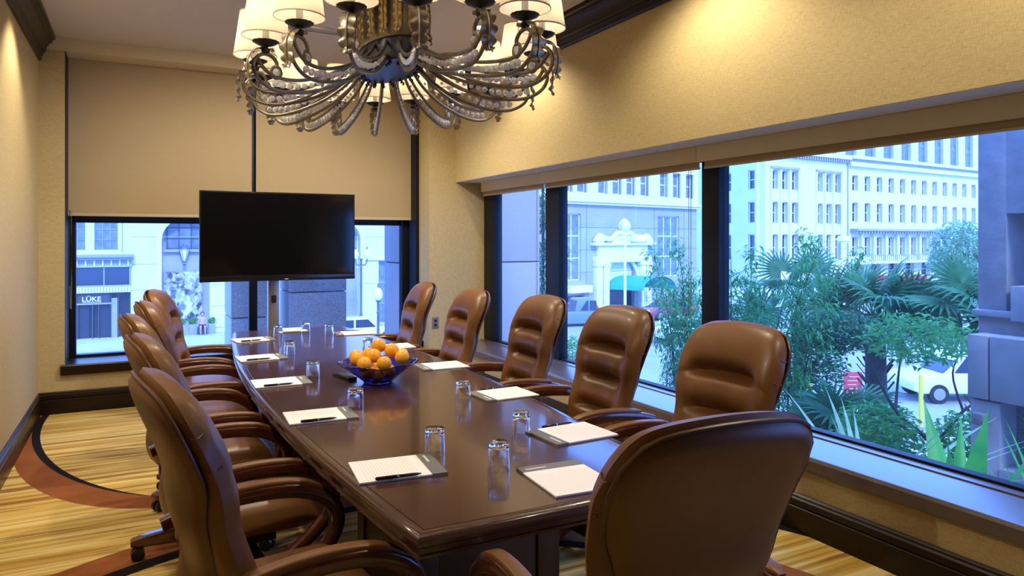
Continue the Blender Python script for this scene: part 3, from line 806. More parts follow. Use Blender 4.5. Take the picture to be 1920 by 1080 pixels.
# ---------------- chandelier (oval: long axis along the table) ----------------
CX, CY = 1.03, 3.17
ZO = 2.05
chd = empty('chandelier', (CX, CY, ZO), 0, 'large iron chandelier with scrolled crystal arms and cream shades over the table', 'chandelier')
NA = 18
TB, TA = .585, 1.00        # half axes of the ring of scrolls
HB, HA = .125, .27        # half axes of the hub
low = [(.0, 2.240), (.075, 2.175), (.195, 2.112), (.315, 2.075), (.425, 2.055), (.505, 2.058), (.565, 2.088), (.590, 2.132), (.580, 2.172), (.550, 2.195), (.515, 2.190), (.495, 2.168), (.497, 2.148)]
upp = [(.0, 2.300), (.055, 2.245), (.175, 2.178), (.315, 2.128), (.415, 2.108), (.485, 2.108), (.530, 2.124), (.560, 2.152), (.573, 2.176)]
outer = [(.507, 2.203), (.545, 2.210), (.583, 2.194), (.603, 2.158), (.603, 2.120), (.597, 2.085), (.612, 2.060)]
def R3(pts, ext):
    return [(r + ext * min(1, r / .40), 0, z - ZO) for r, z in pts]
def crystal(mb, c, r):
    k = 7
    vs = [(c[0], c[1] - r, c[2])]
    for (yy, rr, ph) in ((-.45, .92, 0), (.45, .92, .5)):
        for i in range(k):
            a = 2 * PI * (i + ph) / k
            vs.append((c[0] + rr * r * math.cos(a), c[1] + yy * r, c[2] + rr * r * math.sin(a)))
    vs.append((c[0], c[1] + r, c[2])); fs = []
    for i in range(k):
        j = (i + 1) % k
        fs += [(0, 1 + i, 1 + j), (1 + i, 1 + k + i, 1 + j), (1 + j, 1 + k + i, 1 + k + j), (1 + 2 * k, 1 + k + j, 1 + k + i)]
    mb.add(vs, fs)
def leafmesh(path, wid, lobes=6, lift=.010, name='acanthus_leaf', edge=.012):
    # acanthus leaf: a lobed strip wrapped over its spine
    P = [Vector(p) for p in path]
    def at(t):
        f = t * (len(P) - 1); i = min(int(f), len(P) - 2); return P[i].lerp(P[i + 1], f - i)
    def f(a, b):
        u = a * 2 - 1; d = (at(min(1, b + .03)) - at(max(0, b - .03))).normalized(); nn = d.cross(Vector((0, 1, 0))).normalized()
        lob = .62 + .38 * abs(math.sin(PI * lobes * b + .6))
        w = wid * (math.sin(PI * (.10 + .80 * b)) ** .6) * lob
        back = .35 * abs(u) * wid
        p = at(min(1, b + back / .25 * .6 * (1 if b < .9 else 0)))
        return p + Vector((0, u * w, 0)) + nn * (lift * (1 - .5 * u * u) + edge * (abs(u) ** 3) * (lob - .6) + .004 * math.sin(PI * 2 * lobes * b) * abs(u))
    m = MB().grid(f, 6, lobes * 6)
    m.grid(lambda a, b: f(a, b) - Vector((0, 0, .002)), 6, lobes * 6, True)
    m.sweep([at(i / 14) + (at(min(1, i / 14 + .02)) - at(max(0, i / 14 - .02))).normalized().cross(Vector((0, 1, 0))) * (lift + .002) for i in range(15)], rrect(.005, .005, .0015, 1), up=(0, 1, 0))
    return m.mesh(name, angle=35)
ARMS = {}
def arm_set(L):
    ext = round((L - .555) / .02) * .02
    if ext in ARMS: return ARMS[ext]
    lowp = spline(R3(low, ext), 8); uppp = spline(R3(upp, ext), 8)
    s_ = {'scroll_arm': MB().sweep(lowp, rrect(.014, .012, .003, 1), up=(0, 1, 0)).mesh('scroll_arm', angle=50),
          'upper_bar': MB().sweep(uppp, rrect(.014, .011, .003, 1), up=(0, 1, 0)).mesh('upper_bar', angle=50)}
    cr = MB(); x0, x1 = .07, .50 + ext; n = int((x1 - x0) / .028)
    lo_ = lowp[:int(len(lowp) * .52)]
    for i in range(n):
        x = x0 + (x1 - x0) * i / (n - 1)
        pa = min(lo_, key=lambda q: abs(q.x - x)); pb = min(uppp[:int(len(uppp) * .8)], key=lambda q: abs(q.x - x))
        c = pa.lerp(pb, .5); c.x = x; gap = abs(pb.z - pa.z) - .012
        crystal(cr, c, max(.006, min(.0145, gap * .44, .007 + .010 * (i / n))))
    s_['crystal_strand'] = cr.mesh('crystal_strand', smooth=False)
    ex = .497 + ext; ey = MB()
    ey.sweep([(ex + .020 * math.cos(a), 0, 2.128 - ZO + .024 * math.sin(a)) for a in [2 * PI * k / 20 for k in range(20)]], rrect(.013, .007, .002, 1), up=(0, 1, 0), closed=True)
    s_['scroll_eye'] = ey.mesh('scroll_eye', angle=50)
    ec = MB(); crystal(ec, (ex, 0, 2.128 - ZO), .0165); s_['eye_crystal'] = ec.mesh('eye_crystal', smooth=False)
    s_['acanthus_leaf'] = leafmesh(spline(R3(outer, ext), 5), .030)
    ARMS[ext] = (s_, ext); return ARMS[ext]
cupm = MB().lathe([(.0005, 2.196 - ZO), (.010, 2.197 - ZO), (.017, 2.206 - ZO), (.0165, 2.216 - ZO), (.008, 2.222 - ZO), (.010, 2.226 - ZO), (.03, 2.232 - ZO), (.050, 2.243 - ZO), (.052, 2.246 - ZO), (.03, 2.242 - ZO), (.0005, 2.241 - ZO)], 28,
                  fn=lambda r, z, a: (r * (1 + (.03 * math.cos(14 * a) if r > .04 else 0)), z)).mesh('candle_cup', angle=60)
candm = MB().lathe([(.0005, 2.240 - ZO), (.0125, 2.240 - ZO), (.0125, 2.315 - ZO), (.0005, 2.316 - ZO)], 16).mesh('candle_sleeve', angle=50)
SB, ST = 2.266, 2.460
shm = MB().lathe([(.092, SB - ZO), (.064, ST - ZO)], 36).mesh('lamp_shade', angle=80)
def ringm(r, z, w): return [(r - .0006, z - ZO), (r + .0014, z - ZO), (r + .0012, z + w - ZO), (r - .0008, z + w - ZO), (r - .0006, z - ZO)]
shb = MB().lathe(ringm(.092, SB - .001, .005), 36).mesh('shade_binding', angle=80); sht = MB().lathe(ringm(.064, ST - .004, .005), 36).mesh('top_binding', angle=80)
bul = MB().sphere((0, 0, 2.345 - ZO), .014, 10, 8, (1, 1, 1.6)).mesh('bulb', merge=True)
bld = bpy.data.lights.new('candle_lamp', 'POINT'); bld.energy = 3.4; bld.color = LAMP; bld.shadow_soft_size = .018
def oval_mesh(name, prof, m, ang=40):
    mb = MB().lathe(prof, 64)
    mb.v = [(x, y * HA / HB, z) for x, y, z in mb.v]
    return mb.build(name, m, chd, angle=ang)
hl = leafmesh(spline([(.0, 0, 2.490 - ZO), (.010, 0, 2.46 - ZO), (.012, 0, 2.41 - ZO), (.008, 0, 2.355 - ZO), (.022, 0, 2.318 - ZO)], 4), .021, 6, name='hub_leaf')
dl = leafmesh(spline([(-.03, 0, 2.214 - ZO), (-.015, 0, 2.200 - ZO), (.0, 0, 2.188 - ZO)], 4), .010, 3, name='drop_leaf')
for k in range(NA):
    th = 2 * PI * k / NA + D(9)
    T = Vector((TB * math.cos(th), TA * math.sin(th), 0)); H = Vector((HB * math.cos(th), HA * math.sin(th), 0))
    v_ = T - H; ang = math.atan2(v_.y, v_.x)
    st_, ext = arm_set(v_.length)
    e = obj('scroll_arm', st_['scroll_arm'], M['iron'], chd); e.location = H; e.rotation_euler.z = ang
    obj('upper_bar', st_['upper_bar'], M['iron'], e); obj('crystal_strand', st_['crystal_strand'], M['crystal'], e, 'stuff')
    obj('scroll_eye', st_['scroll_eye'], M['iron'], e); obj('eye_crystal', st_['eye_crystal'], M['crystal'], e); obj('acanthus_leaf', st_['acanthus_leaf'], M['silverleaf'], e)
    c_ = H + v_.normalized() * (.540 + ext)
    q = obj('candle_cup', cupm, M['iron_dark'], chd); q.location = c_
    obj('candle_sleeve', candm, M['candle'], q); obj('bulb', bul, M['bulb'], q)
    s_ = obj('lamp_shade', shm, M['lampshade'], chd); s_.location = c_; obj('shade_binding', shb, M['shadetrim'], s_); obj('top_binding', sht, M['shadetrim'], s_)
    l = bpy.data.objects.new('candle_lamp', bld); C.objects.link(l); l.parent = chd; l.location = c_ + Vector((0, 0, 2.345 - ZO))
    na = math.atan2(math.sin(th) / HA, math.cos(th) / HB)
    for nm, me, mt_, kk in (('hub_leaf', hl, 'gilt', 1.06), ('drop_leaf', dl, 'iron_dark', .95)):
        o = obj(nm, me, M[mt_], chd); o.location = H * kk; o.rotation_euler.z = na
    pts = [(H.x * f, H.y * f, z - ZO) for f, z in ((1.03, 2.44), (1.0, 2.55), (.86, 2.68), (.5, 2.80), (.2, 2.87))]
    MB().tube(spline(pts, 5), .008, 8, up=(.3, .2, 0)).build('stem_rod', M['iron'], chd)
oval_mesh('hub_base', [(.0005, 2.214 - ZO), (.08, 2.215 - ZO), (HB, 2.218 - ZO), (HB + .002, 2.225 - ZO), (HB + .002, 2.312 - ZO), (HB, 2.316 - ZO), (.0005, 2.317 - ZO)], M['hubblue'])
oval_mesh('hub_drum', [(HB - .02, 2.314 - ZO), (HB + .006, 2.316 - ZO), (HB + .008, 2.322 - ZO), (HB + .008, 2.485 - ZO), (HB + .004, 2.49 - ZO), (.1, 2.49 - ZO), (.0005, 2.48 - ZO)], M['iron'])
MB().lathe([(.0005, 2.82 - ZO), (.045, 2.83 - ZO), (.06, 2.86 - ZO), (.02, 2.89 - ZO), (.014, 2.90 - ZO), (.014, ZC - .03 - ZO), (.07, ZC - .025 - ZO), (.085, ZC - .001 - ZO), (.0005, ZC - .0005 - ZO)], 32).build('ceiling_canopy', M['iron'], chd, angle=40)
# ---------------- outside: ground ----------------
G = -4.3
struct(B(-60, 140, -20, 140, G - .2, G).build('street', M['asphalt'], smooth=False))
def walk(a, b, c, d, lab):
    o = B(a, b, c, d, G, G + .14).build('pavement', M['sidewalk'], smooth=False); o['kind'] = 'structure'
walk(-30, 34, 42.5, 60, ''); walk(34, 120, 52, 64, ''); walk(-30, 14, 8.6, 24, ''); walk(14, 24, 6, 12, '')
# ---------------- facades ----------------
def wall_holes(s0, s1, z0, z1, holes, t=.5):
    S_ = sorted(set([s0, s1] + [h[0] for h in holes] + [h[1] for h in holes])); Z_ = sorted(set([z0, z1] + [h[2] for h in holes] + [h[3] for h in holes]))
    S_ = [x for x in S_ if s0 <= x <= s1]; Z_ = [x for x in Z_ if z0 <= x <= z1]
    mb = MB()
    for j in range(len(Z_) - 1):
        run = None
        for i in range(len(S_) - 1):
            c = ((S_[i] + S_[i + 1]) / 2, (Z_[j] + Z_[j + 1]) / 2)
            solid = not any(h[0] < c[0] < h[1] and h[2] < c[1] < h[3] for h in holes)
            if solid:
                run = [S_[i], S_[i + 1]] if run is None else [run[0], S_[i + 1]]
            if run and (not solid or i == len(S_) - 2):
                mb.box(run[0], run[1], 0, t, Z_[j], Z_[j + 1]); run = None
    return mb
WC = {}
def fwindow(par, s, z, w, h, nx=1, nz=2, glass='dglass', frame='stone2', rec=.28, bar=.07):
    key = (round(w, 2), round(h, 2), nx, nz, rec, bar)
    if key not in WC:
        f = MB()
        f.box(0, w, rec - .05, rec + .06, 0, bar).box(0, w, rec - .05, rec + .06, h - bar, h).box(0, bar, rec - .05, rec + .06, 0, h).box(w - bar, w, rec - .05, rec + .06, 0, h)
        for i in range(1, nx): f.box(w * i / nx - bar / 2, w * i / nx + bar / 2, rec - .04, rec + .05, 0, h)
        for i in range(1, nz): f.box(0, w, rec - .03, rec + .05, h * i / nz - bar / 2, h * i / nz + bar / 2)
        WC[key] = (f.mesh('window', False), B(.01, w - .01, rec, rec + .02, .01, h - .01).mesh('window_pane', False))
    a, b = WC[key]
    o = bpy.data.objects.new('window', a.copy() if (a.materials and a.materials[0] != M[frame]) else a); C.objects.link(o)
    if not o.data.materials: o.data.materials.append(M[frame])
    elif o.data.materials[0] != M[frame]: o.data.materials[0] = M[frame]
    o.parent = par; o.location = (s, 0, z)
    bb = b if (not b.materials or b.materials[0] == M[glass]) else b.copy()
    if bb.materials: bb.materials[0] = M[glass]
    p = obj('window_pane', bb, M[glass], o)
    return o
def arch_piece(s0, s1, zs, zt, t=.5, n=16):
    # wall above a round arch from s0 to s1 springing at zs, up to zt
    r = (s1 - s0) / 2; c = (s0 + s1) / 2; mb = MB()
    for i in range(n):
        a0 = PI - PI * i / n; a1 = PI - PI * (i + 1) / n
        x0, x1 = c + r * math.cos(a0), c + r * math.cos(a1); y0, y1 = zs + r * math.sin(a0), zs + r * math.sin(a1)
        mb.add([(x0, 0, y0), (x1, 0, y1), (x1, 0, zt), (x0, 0, zt), (x0, t, y0), (x1, t, y1), (x1, t, zt), (x0, t, zt)], [(0, 1, 2, 3), (0, 4, 5, 1), (4, 7, 6, 5), (3, 2, 6, 7), (1, 5, 6, 2), (0, 3, 7, 4)])
    return mb
def arch_ring(s0, s1, zs, w, d0, d1, n=16, z0=None):
    r = (s1 - s0) / 2; c = (s0 + s1) / 2
    pts = [(c + (r + w / 2) * math.cos(PI - PI * i / n), 0, zs + (r + w / 2) * math.sin(PI - PI * i / n)) for i in range(n + 1)]
    if z0 is not None: pts = [(s0 - w / 2, 0, z0)] + pts + [(s1 + w / 2, 0, z0)]
    return MB().sweep(pts, [(-w / 2, d0), (w / 2, d0), (w / 2, d1), (-w / 2, d1)], up=(0, 1, 0))
# --- restaurant building across the street, seen through the end window (y = 47)
fa_ = empty('stone_building', (0, 47, G), 0, 'pale stone building across the street with a restaurant front and round arches', 'building')
def Z(z): return z - G
hA = [(-6.2, -5.0, Z(.85), Z(3.2)), (-3.75, -2.56, Z(.85), Z(3.2)), (-2.12, -.95, Z(.85), Z(3.2)), (-3.95, -.30, 0, Z(-.1)), (-9, -6.8, 0, Z(-.5)),
      (1.31, 3.92, 0, Z(1.4)), (10.6, 13.2, 0, Z(1.4)), (14.45, 15.9, 0, Z(.0)), (18, 19.3, 0, Z(0)), (5.6, 8.2, 0, Z(1.4)), (1.31, 3.92, Z(1.4), Z(2.72)), (5.6, 8.2, Z(1.4), Z(2.72)), (10.6, 13.2, Z(1.4), Z(2.72))]
wall_holes(-24, 24, 0, 18, hA, .6).build('wall', M['stone'], fa_, smooth=False)
for (a, b) in ((1.31, 3.92), (5.6, 8.2), (10.6, 13.2)):
    arch_piece(a, b, Z(1.4), Z(2.72), .6).build('arch_head', M['stone'], fa_, smooth=False)
    arch_ring(a, b, Z(1.4), .28, -.07, .05, z0=0).build('arch_moulding', M['stone2'], fa_)
    B(a, b, .75, .9, 0, Z(2.9)).build('niche_wall', M['stone3'], fa_, smooth=False)
    fwindow(fa_, a + .28, Z(.86), 2.05, 1.95, 3, 3, 'cglass', 'storefront', .66, .06)
    B(a + .1, b - .1, .5, .76, Z(.70), Z(.86)).build('window_ledge', M['stone3'], fa_, smooth=False)
for (a, b) in ((-6.2, -5.0), (-3.75, -2.56), (-2.12, -.95)): fwindow(fa_, a, Z(.85), b - a, 2.35, 3, 4, 'cglass', 'metalframe', .25, .035)
B(-24, -.70, -.05, .0, Z(.42), Z(.72)).build('string_course', M['stone2'], fa_, smooth=False)
B(-.76, -.70, -.04, 0, Z(.2), Z(3.4)).build('corner_moulding', M['stone3'], fa_, smooth=False)
for z in (-1.5, .0, 1.6, 3.2): B(-.3, 24, -.012, .0, Z(z), Z(z) + .025).build('stone_joint', M['stone3'], fa_, smooth=False)
# pilaster right of the mural
B(3.95, 4.9, -.12, 0, 0, Z(3)).build('pilaster', M['stone2'], fa_, smooth=False)
for z in (-3.9, -2.6, -1.3): B(3.95, 4.9, -.13, -.115, Z(z), Z(z) + .03).build('stone_joint', M['stone3'], fa_, smooth=False)
B(13.4, 16.5, -.10, 0, Z(.05), Z(.30)).build('door_hood', M['stone2'], fa_, smooth=False)
fwindow(fa_, 14.45, 0, 1.45, Z(.0), 2, 3, 'cglass', 'metalframe', .3, .08); fwindow(fa_, 18, 0, 1.3, Z(0), 2, 3, 'cglass', 'metalframe', .3, .08); fwindow(fa_, -9, 0, 2.2, Z(-.5), 2, 3, 'dglass', 'metalframe', .3, .08)
# mural and planters in the first arch
B(1.45, 3.56, .55, .66, Z(-3.35), Z(-.50)).build('mural_panel', M['mural'], fa_, smooth=False)
lg = empty('wall_lantern', (2.55, 47.35, .0), 0, 'large glazed wall lantern above the mural across the street', 'lantern')
MB().lathe([(.05, -.10), (.11, -.02), (.11, .12), (.06, .14)], 8).build('bracket', M['lampgreen'], lg, smooth=False)
MB().lathe([(.07, .15), (.24, .78), (.30, .86)], 6).build('glazing', M['globe'], lg, smooth=False)
MB().lathe([(.32, .86), (.22, .98), (.09, 1.06), (.05, 1.18), (.0005, 1.2)], 6).build('cap', M['lampgreen'], lg, smooth=False)
for k in range(6):
    a = 2 * PI * k / 6; MB().tube([(.075 * math.cos(a), .075 * math.sin(a), .15), (.305 * math.cos(a), .305 * math.sin(a), .87)], .013, 4).build('rib', M['lampgreen'], lg)
# restaurant front
sf = empty('restaurant_front', (-3.95, 46.9, G), 0, 'dark glazed restaurant front with an overhanging cornice and LÜKE sign', 'shopfront')
W_ = 3.65
B(-.15, W_ + .18, -.55, .1, Z(.44), Z(.60)).build('cornice', M['metalframe'], sf, smooth=False)
B(-.10, W_ + .10, -.40, .1, Z(.30), Z(.44)).build('cornice_step', M['metalframe'], sf, smooth=False)
B(0, W_ + .05, -.10, .12, Z(-.10), Z(.30)).build('frieze', M['stone3'], sf, smooth=False)
for i in range(9): B(.12 + i * .42, .20 + i * .42, -.22, -.10, Z(-.06), Z(.28)).build('bracket', M['stone2'], sf, smooth=False)
B(0, W_, .02, .10, Z(-1.17), Z(-.12)).build('transom_glass', M['dglass'], sf, smooth=False)
for x in (0.6, 2.28, W_ - .07): B(x, x + .06, -.04, .04, Z(-1.2), Z(-.1)).build('transom_bar', M['metalframe'], sf, smooth=False)
B(0, W_, -.05, .05, Z(-1.24), Z(-1.15)).build('transom_rail', M['metalframe'], sf, smooth=False)
B(0, W_, -.16, .10, Z(-1.57), Z(-1.24)).build('fascia_band', M['stone2'], sf, smooth=False)
for i in range(24): B(.02 + i * .15, .07 + i * .15, -.175, -.155, Z(-1.56), Z(-1.25)).build('fascia_flute', M['stone3'], sf, smooth=False)
B(0, W_, .5, .6, 0, Z(-1.57)).build('dark_glazing', M['dglass'], sf, smooth=False)
B(1.0, 2.6, .02, .12, Z(-2.14), Z(-1.60)).build('sign_board', M['storefront'], sf, smooth=False)
text_mesh('sign_letters', 'LÜKE', .36, .03, M['globe'], sf, (1.22, -.02, Z(-2.04)), (PI / 2, 0, 0), 1.12)
for i in range(14): B(1.26 + i * .066, 1.30 + i * .066, -.01, .02, Z(-2.12), Z(-2.085)).build('small_lettering', M['globe'], sf, smooth=False)
B(.95, 2.7, .02, .14, Z(-2.24), Z(-2.15)).build('door_head', M['metalframe'], sf, smooth=False)
for x in (0.62, 1.0, 1.72, 2.02, 2.62, 3.0, 3.58): B(x, x + .06, .06, .3, 0, Z(-1.57)).build('door_post', M['storefront'], sf, smooth=False)
for x in (1.08, 2.1): B(x, x + .5, .3, .34, .1, Z(-2.3)).build('door_leaf', M['dglass'], sf, smooth=False)
B(0.1, .6, .1, .3, 0, Z(-1.6)).build('side_post', M['metalframe'], sf, smooth=False); B(2.68, 2.98, .1, .3, 0, Z(-1.9)).build('side_post', M['metalframe'], sf, smooth=False)
def leaves(center_fn, n, size, asp=.4, droop=.3):
    vs, fs = [], []
    for i in range(n):
        p = Vector(center_fn()); a = random.uniform(0, 2 * PI); el = random.uniform(-.6, .5) - droop
        d = Vector((math.cos(a) * math.cos(el), math.sin(a) * math.cos(el), math.sin(el)))
        s_ = d.cross(Vector((random.uniform(-.4, .4), random.uniform(-.4, .4), 1))).normalized(); L = size * random.uniform(.6, 1.25); w = L * asp * .5
        o = len(vs); nn = s_.cross(d) * L * .12
        vs += [p, p + d * L * .45 + s_ * w + nn, p + d * L - nn, p + d * L * .45 - s_ * w + nn]; fs.append((o, o + 1, o + 2, o + 3))
    return MB().add(vs, fs)
def blob(c, r, shell_=.35):
    def f():
        while 1:
            v = Vector((random.uniform(-1, 1), random.uniform(-1, 1), random.uniform(-1, 1)))
            if shell_ < v.length < 1: return (c[0] + v.x * r[0], c[1] + v.y * r[1], c[2] + v.z * r[2])
    return f
for i, (x, lab) in enumerate(((2.35, 'grey planter box with a clipped shrub below the mural, left'), (2.93, 'grey planter box with a clipped shrub below the mural, middle'), (3.98, 'grey planter box with a clipped shrub below the mural, right'))):
    e = empty('planter_box', (x, 46.3, G + .14), 0, lab, 'planter', 'planters below the mural')
    B(-.18, .18, -.18, .18, 0, .62).build('box', M['metalframe'], e, bevel=.01)
    B(-.15, .15, -.15, .15, .60, .625).build('soil', M['soil'], e, smooth=False)
    leaves(blob((0, 0, .78), (.24, .24, .22)), 260, .11, .6).build('foliage', M['leaf2'], e, smooth=False, kind='stuff')
# seated person by the planters
def skin_body(name, verts, edges, radii, root, m, parent, sub=2):
    me = bpy.data.meshes.new(name); me.from_pydata(verts, edges, []); o = bpy.data.objects.new(name, me); C.objects.link(o)
    md = o.modifiers.new('skin', 'SKIN'); md.use_smooth_shade = True
    for i, r in enumerate(radii): me.skin_vertices[0].data[i].radius = (r, r)
    me.skin_vertices[0].data[root].use_root = True
    sb = o.modifiers.new('sub', 'SUBSURF'); sb.levels = sub; sb.render_levels = sub
    dg = bpy.context.evaluated_depsgraph_get(); me2 = bpy.data.meshes.new_from_object(o.evaluated_get(dg))
    bpy.data.objects.remove(o, do_unlink=True); me2.materials.clear()
    for p in me2.polygons: p.use_smooth = True
    return obj(name, me2, m, parent)
pe = empty('person', (3.45, 46.1, G + .14), 0, 'small seated person in a pink top and dark shorts beside the planters below the mural', 'person')
M['skin'] = simple('skin_tone', (.48, .27, .20), .6); M['pinktop'] = simple('pink_cloth', (.62, .36, .38), .8); M['hair'] = simple('dark_hair', (.05, .03, .02), .6)
V_ = [(0, 0, .52), (0, .02, .70), (0, .0, .90), (0, -.01, 1.02), (0, -.02, 1.08),
      (.17, 0, .97), (.22, -.10, .74), (.10, -.30, .64), (.05, -.36, .62), (-.17, 0, .97), (-.22, -.10, .74), (-.10, -.30, .64), (-.05, -.36, .62),
      (.10, -.02, .50), (.12, -.42, .50), (.12, -.44, .10), (.12, -.56, .04), (-.10, -.02, .50), (-.12, -.42, .50), (-.12, -.40, .10), (-.12, -.52, .04)]
E_ = [(0, 1), (1, 2), (2, 3), (3, 4), (2, 5), (5, 6), (6, 7), (7, 8), (2, 9), (9, 10), (10, 11), (11, 12), (0, 13), (13, 14), (14, 15), (15, 16), (0, 17), (17, 18), (18, 19), (19, 20)]
skin_body('body', V_, E_, [.13, .12, .13, .055, .05, .06, .045, .035, .03, .06, .045, .035, .03, .09, .065, .042, .035, .09, .065, .042, .035], 0, M['skin'], pe, 1)
hd = MB().sphere((0, -.03, 1.19), .105, 14, 10, (.86, 1, 1.15)).build('head', M['skin'], pe)
MB().sphere((0, .0, 1.22), .115, 12, 8, (.95, 1, 1.05)).build('hair', M['hair'], hd)
MB().lathe([(.0005, 1.03), (.07, 1.02), (.185, .96), (.165, .80), (.15, .62), (.17, .50)], 16, fn=lambda r, z, a: (r * (1 - .25 * abs(math.sin(a))), z)).build('shirt', M['pinktop'], pe)
B(-.20, .20, -.30, .05, .40, .60).build('shorts', M['black'], pe, bevel=.06)
tag(B(3.18, 3.72, 45.95, 46.35, G + .14, G + .56).build('bench', M['storefront'], bevel=.03), 'dark low bench under the seated person below the mural', 'bench')
# granite piers just outside the end window
def pier(x0, x1, y0, y1, joints, label, m='granite'):
    e = empty('granite_pier', ((x0 + x1) / 2, (y0 + y1) / 2, G), 0, label, 'pier', 'granite piers of the building')
    w, d = (x1 - x0) / 2, (y1 - y0) / 2
    zz = [G] + joints + [4.2]
    for a, b in zip(zz, zz[1:]):
        B(-w, w, -d, d, Z(a) + .008, Z(b) - .008).build('stone_block', M[m], e, bevel=.006)
    B(-w + .02, w - .02, -d + .02, d - .02, 0, Z(4.2)).build('mortar_core', M['joint'], e, smooth=False)
pier(.985, 1.40, 9.0, 9.7, [-2.6, -1.2, .52, 2.3], 'narrow granite pier outside the end window behind the dark mullion')
pier(1.66, 2.35, 9.0, 9.7, [-2.4, -.9, .80, 2.5], 'wide speckled granite pier outside the end window right of the television pole')
pier(2.75, 4.53, 7.9, 8.7, [-2.5, -.7, 1.17, 3.0], 'broad corner granite pier seen through the first pane of the long window')
# street lamps
def street_lamp(loc, h, globes, label):
    e = empty('street_lamp', loc, .3, label, 'street lamp')
    MB().lathe([(.20, 0), (.20, .25), (.12, .35), (.10, .9), (.07, 1.0), (.055, h - .6), (.09, h - .55), (.05, h - .5), (.06, h - .1), (.13, h)], 12).build('post', M['lampgreen'], e)
    for gx in globes:
        if len(globes) > 1: MB().tube(spline([(0, 0, h - .35), (gx * .6, 0, h - .4), (gx, 0, h - .2), (gx, 0, h + .02)], 5), .04, 6, up=(0, 1, 0)).build('lamp_arm', M['lampgreen'], e)
        g = MB().lathe([(.09, h + .0), (.20, h + .16), (.21, h + .32), (.13, h + .52), (.05, h + .58), (.0005, h + .6)], 16).build('globe', M['globe'], e); g.location.x = gx
        f = MB().lathe([(.05, h + .57), (.03, h + .63), (.05, h + .68), (.0005, h + .80)], 8).build('finial', M['lampgreen'], e); f.location.x = gx
street_lamp((12.5, 44.3, G + .14), 4.4, (-.42, .42), 'twin-globe street lamp in front of the stone arch, seen right of the television')
street_lamp((9.85, 32.1, G), 2.95, (0,), 'single acorn-globe street lamp nearest to the far right chair')
for i, (x, lab) in enumerate(((9.2, 'dark banner board on the street left of the acorn-globe lamp'), (10.35, 'dark banner board with a white emblem right of the acorn-globe lamp'))):
    e = empty('banner_board', (x, 31.0, G), 0, lab, 'banner')
    B(-.26, .26, -.03, .03, .12, 1.1).build('panel', M['storefront'], e, bevel=.01)
    for q in (-.2, .2): B(q - .03, q + .03, -.15, .15, 0, .14).build('foot', M['lampgreen'], e)
    if i: MB().lathe([(.0005, .0), (.12, .0), (.12, .01), (.0005, .01)], 16).xform(Matrix.Translation((0, -.03, .75)) @ Matrix.Rotation(PI / 2, 4, 'X')).build('emblem', M['globe'], e)
# --- building with the carved portal, seen through the middle pane
bb = empty('portal_building', (35.7, 49, G), math.atan2(.204, .979), 'grey stone building with a carved cream portal and a green awning', 'building')
hB = [(-6.3, -4.43, Z(-1.8), Z(3.5)), (5.07, 8.08, Z(-1.85), Z(3.55)), (-6.0, -4.0, 0, Z(-2.9)), (-1.55, 2.05, 0, Z(.4))]
for s_ in (-9.6, -6.6, -5.0, -2.6, -.9, .8, 2.6, 5.2, 7.0, 8.9): hB.append((s_, s_ + 1.15, Z(5.2), Z(7.4)))
wall_holes(-11, 10.7, 0, 14, hB, .6).build('wall', M['stone3'], bb, smooth=False)
for s_ in (-9.6, -6.6, -5.0, -2.6, -.9, .8, 2.6, 5.2, 7.0, 8.9): fwindow(bb, s_, Z(5.2), 1.15, 2.2, 1, 2, 'cglass', 'stone2', .25, .09)
wall_holes(-11, 10.75, Z(4.72), Z(14), hB[4:], .3).xform(Matrix.Translation((0, -.16, 0))).build('upper_face', M['stone2'], bb, smooth=False)
fwindow(bb, -6.3, Z(-1.8), 1.87, 5.3, 2, 3, 'cglass', 'stone2', .2, .10); fwindow(bb, 5.07, Z(-1.85), 3.01, 5.4, 3, 3, 'cglass', 'stone2', .2, .10)
fwindow(bb, -6.0, 0, 2.0, Z(-2.9), 2, 2, 'dglass', 'metalframe', .3, .09)
B(-11, 10.9, -.45, 0, Z(4.45), Z(4.62)).build('cornice', M['stonecream'], bb, smooth=False); B(-11, 10.9, -.30, 0, Z(4.25), Z(4.45)).build('cornice_step', M['stone2'], bb, smooth=False)
for i in range(42): B(-10.9 + i * .51, -10.7 + i * .51, -.42, -.02, Z(4.62), Z(4.70)).build('cornice_block', M['stonecream'], bb, smooth=False)
B(-6.0, -3.6, -.5, 0, Z(-2.75), Z(-2.2)).build('door_sign', M['globe'], bb, smooth=False)
for s_ in (-7, -3.8, 4.6, 8.8): B(s_, s_ + .04, -.012, 0, 0, Z(4.2)).build('stone_joint', M['granite_dark'], bb, smooth=False)
for z in (-3.0, -1.2, .6, 2.4): B(-11, 10.7, -.012, 0, Z(z), Z(z) + .035).build('stone_joint', M['granite_dark'], bb, smooth=False)
# portal
for (a, b) in ((-3.05, -2.35), (-2.2, -1.55), (2.4, 3.0), (3.1, 3.75)):
    c_ = B(a, b, -.45, .05, 0, Z(-.55)).build('portal_column', M['stonecream'], bb, bevel=.03)
    B(a - .06, b + .06, -.52, .0, Z(-.75), Z(-.45)).build('capital', M['stonecream'], c_, bevel=.05); B(a - .06, b + .06, -.52, .0, 0, .4).build('base', M['stonecream'], c_, bevel=.04)
B(-3.1, 3.8, -.40, .05, Z(-.45), Z(.05)).build('entablature', M['stonecream'], bb, bevel=.03)
B(-2.7, 3.4, -.30, .05, Z(.05), Z(.95)).build('frieze', M['stonecream'], bb, bevel=.04)
arch_piece(-1.55, 2.4, Z(-1.9), Z(-.4), .3).build('arch_head', M['stonecream'], bb, smooth=False)
arch_ring(-1.4, 2.25, Z(-1.95), .28, -.08, .1).build('arch_moulding', M['stonecream'], bb)
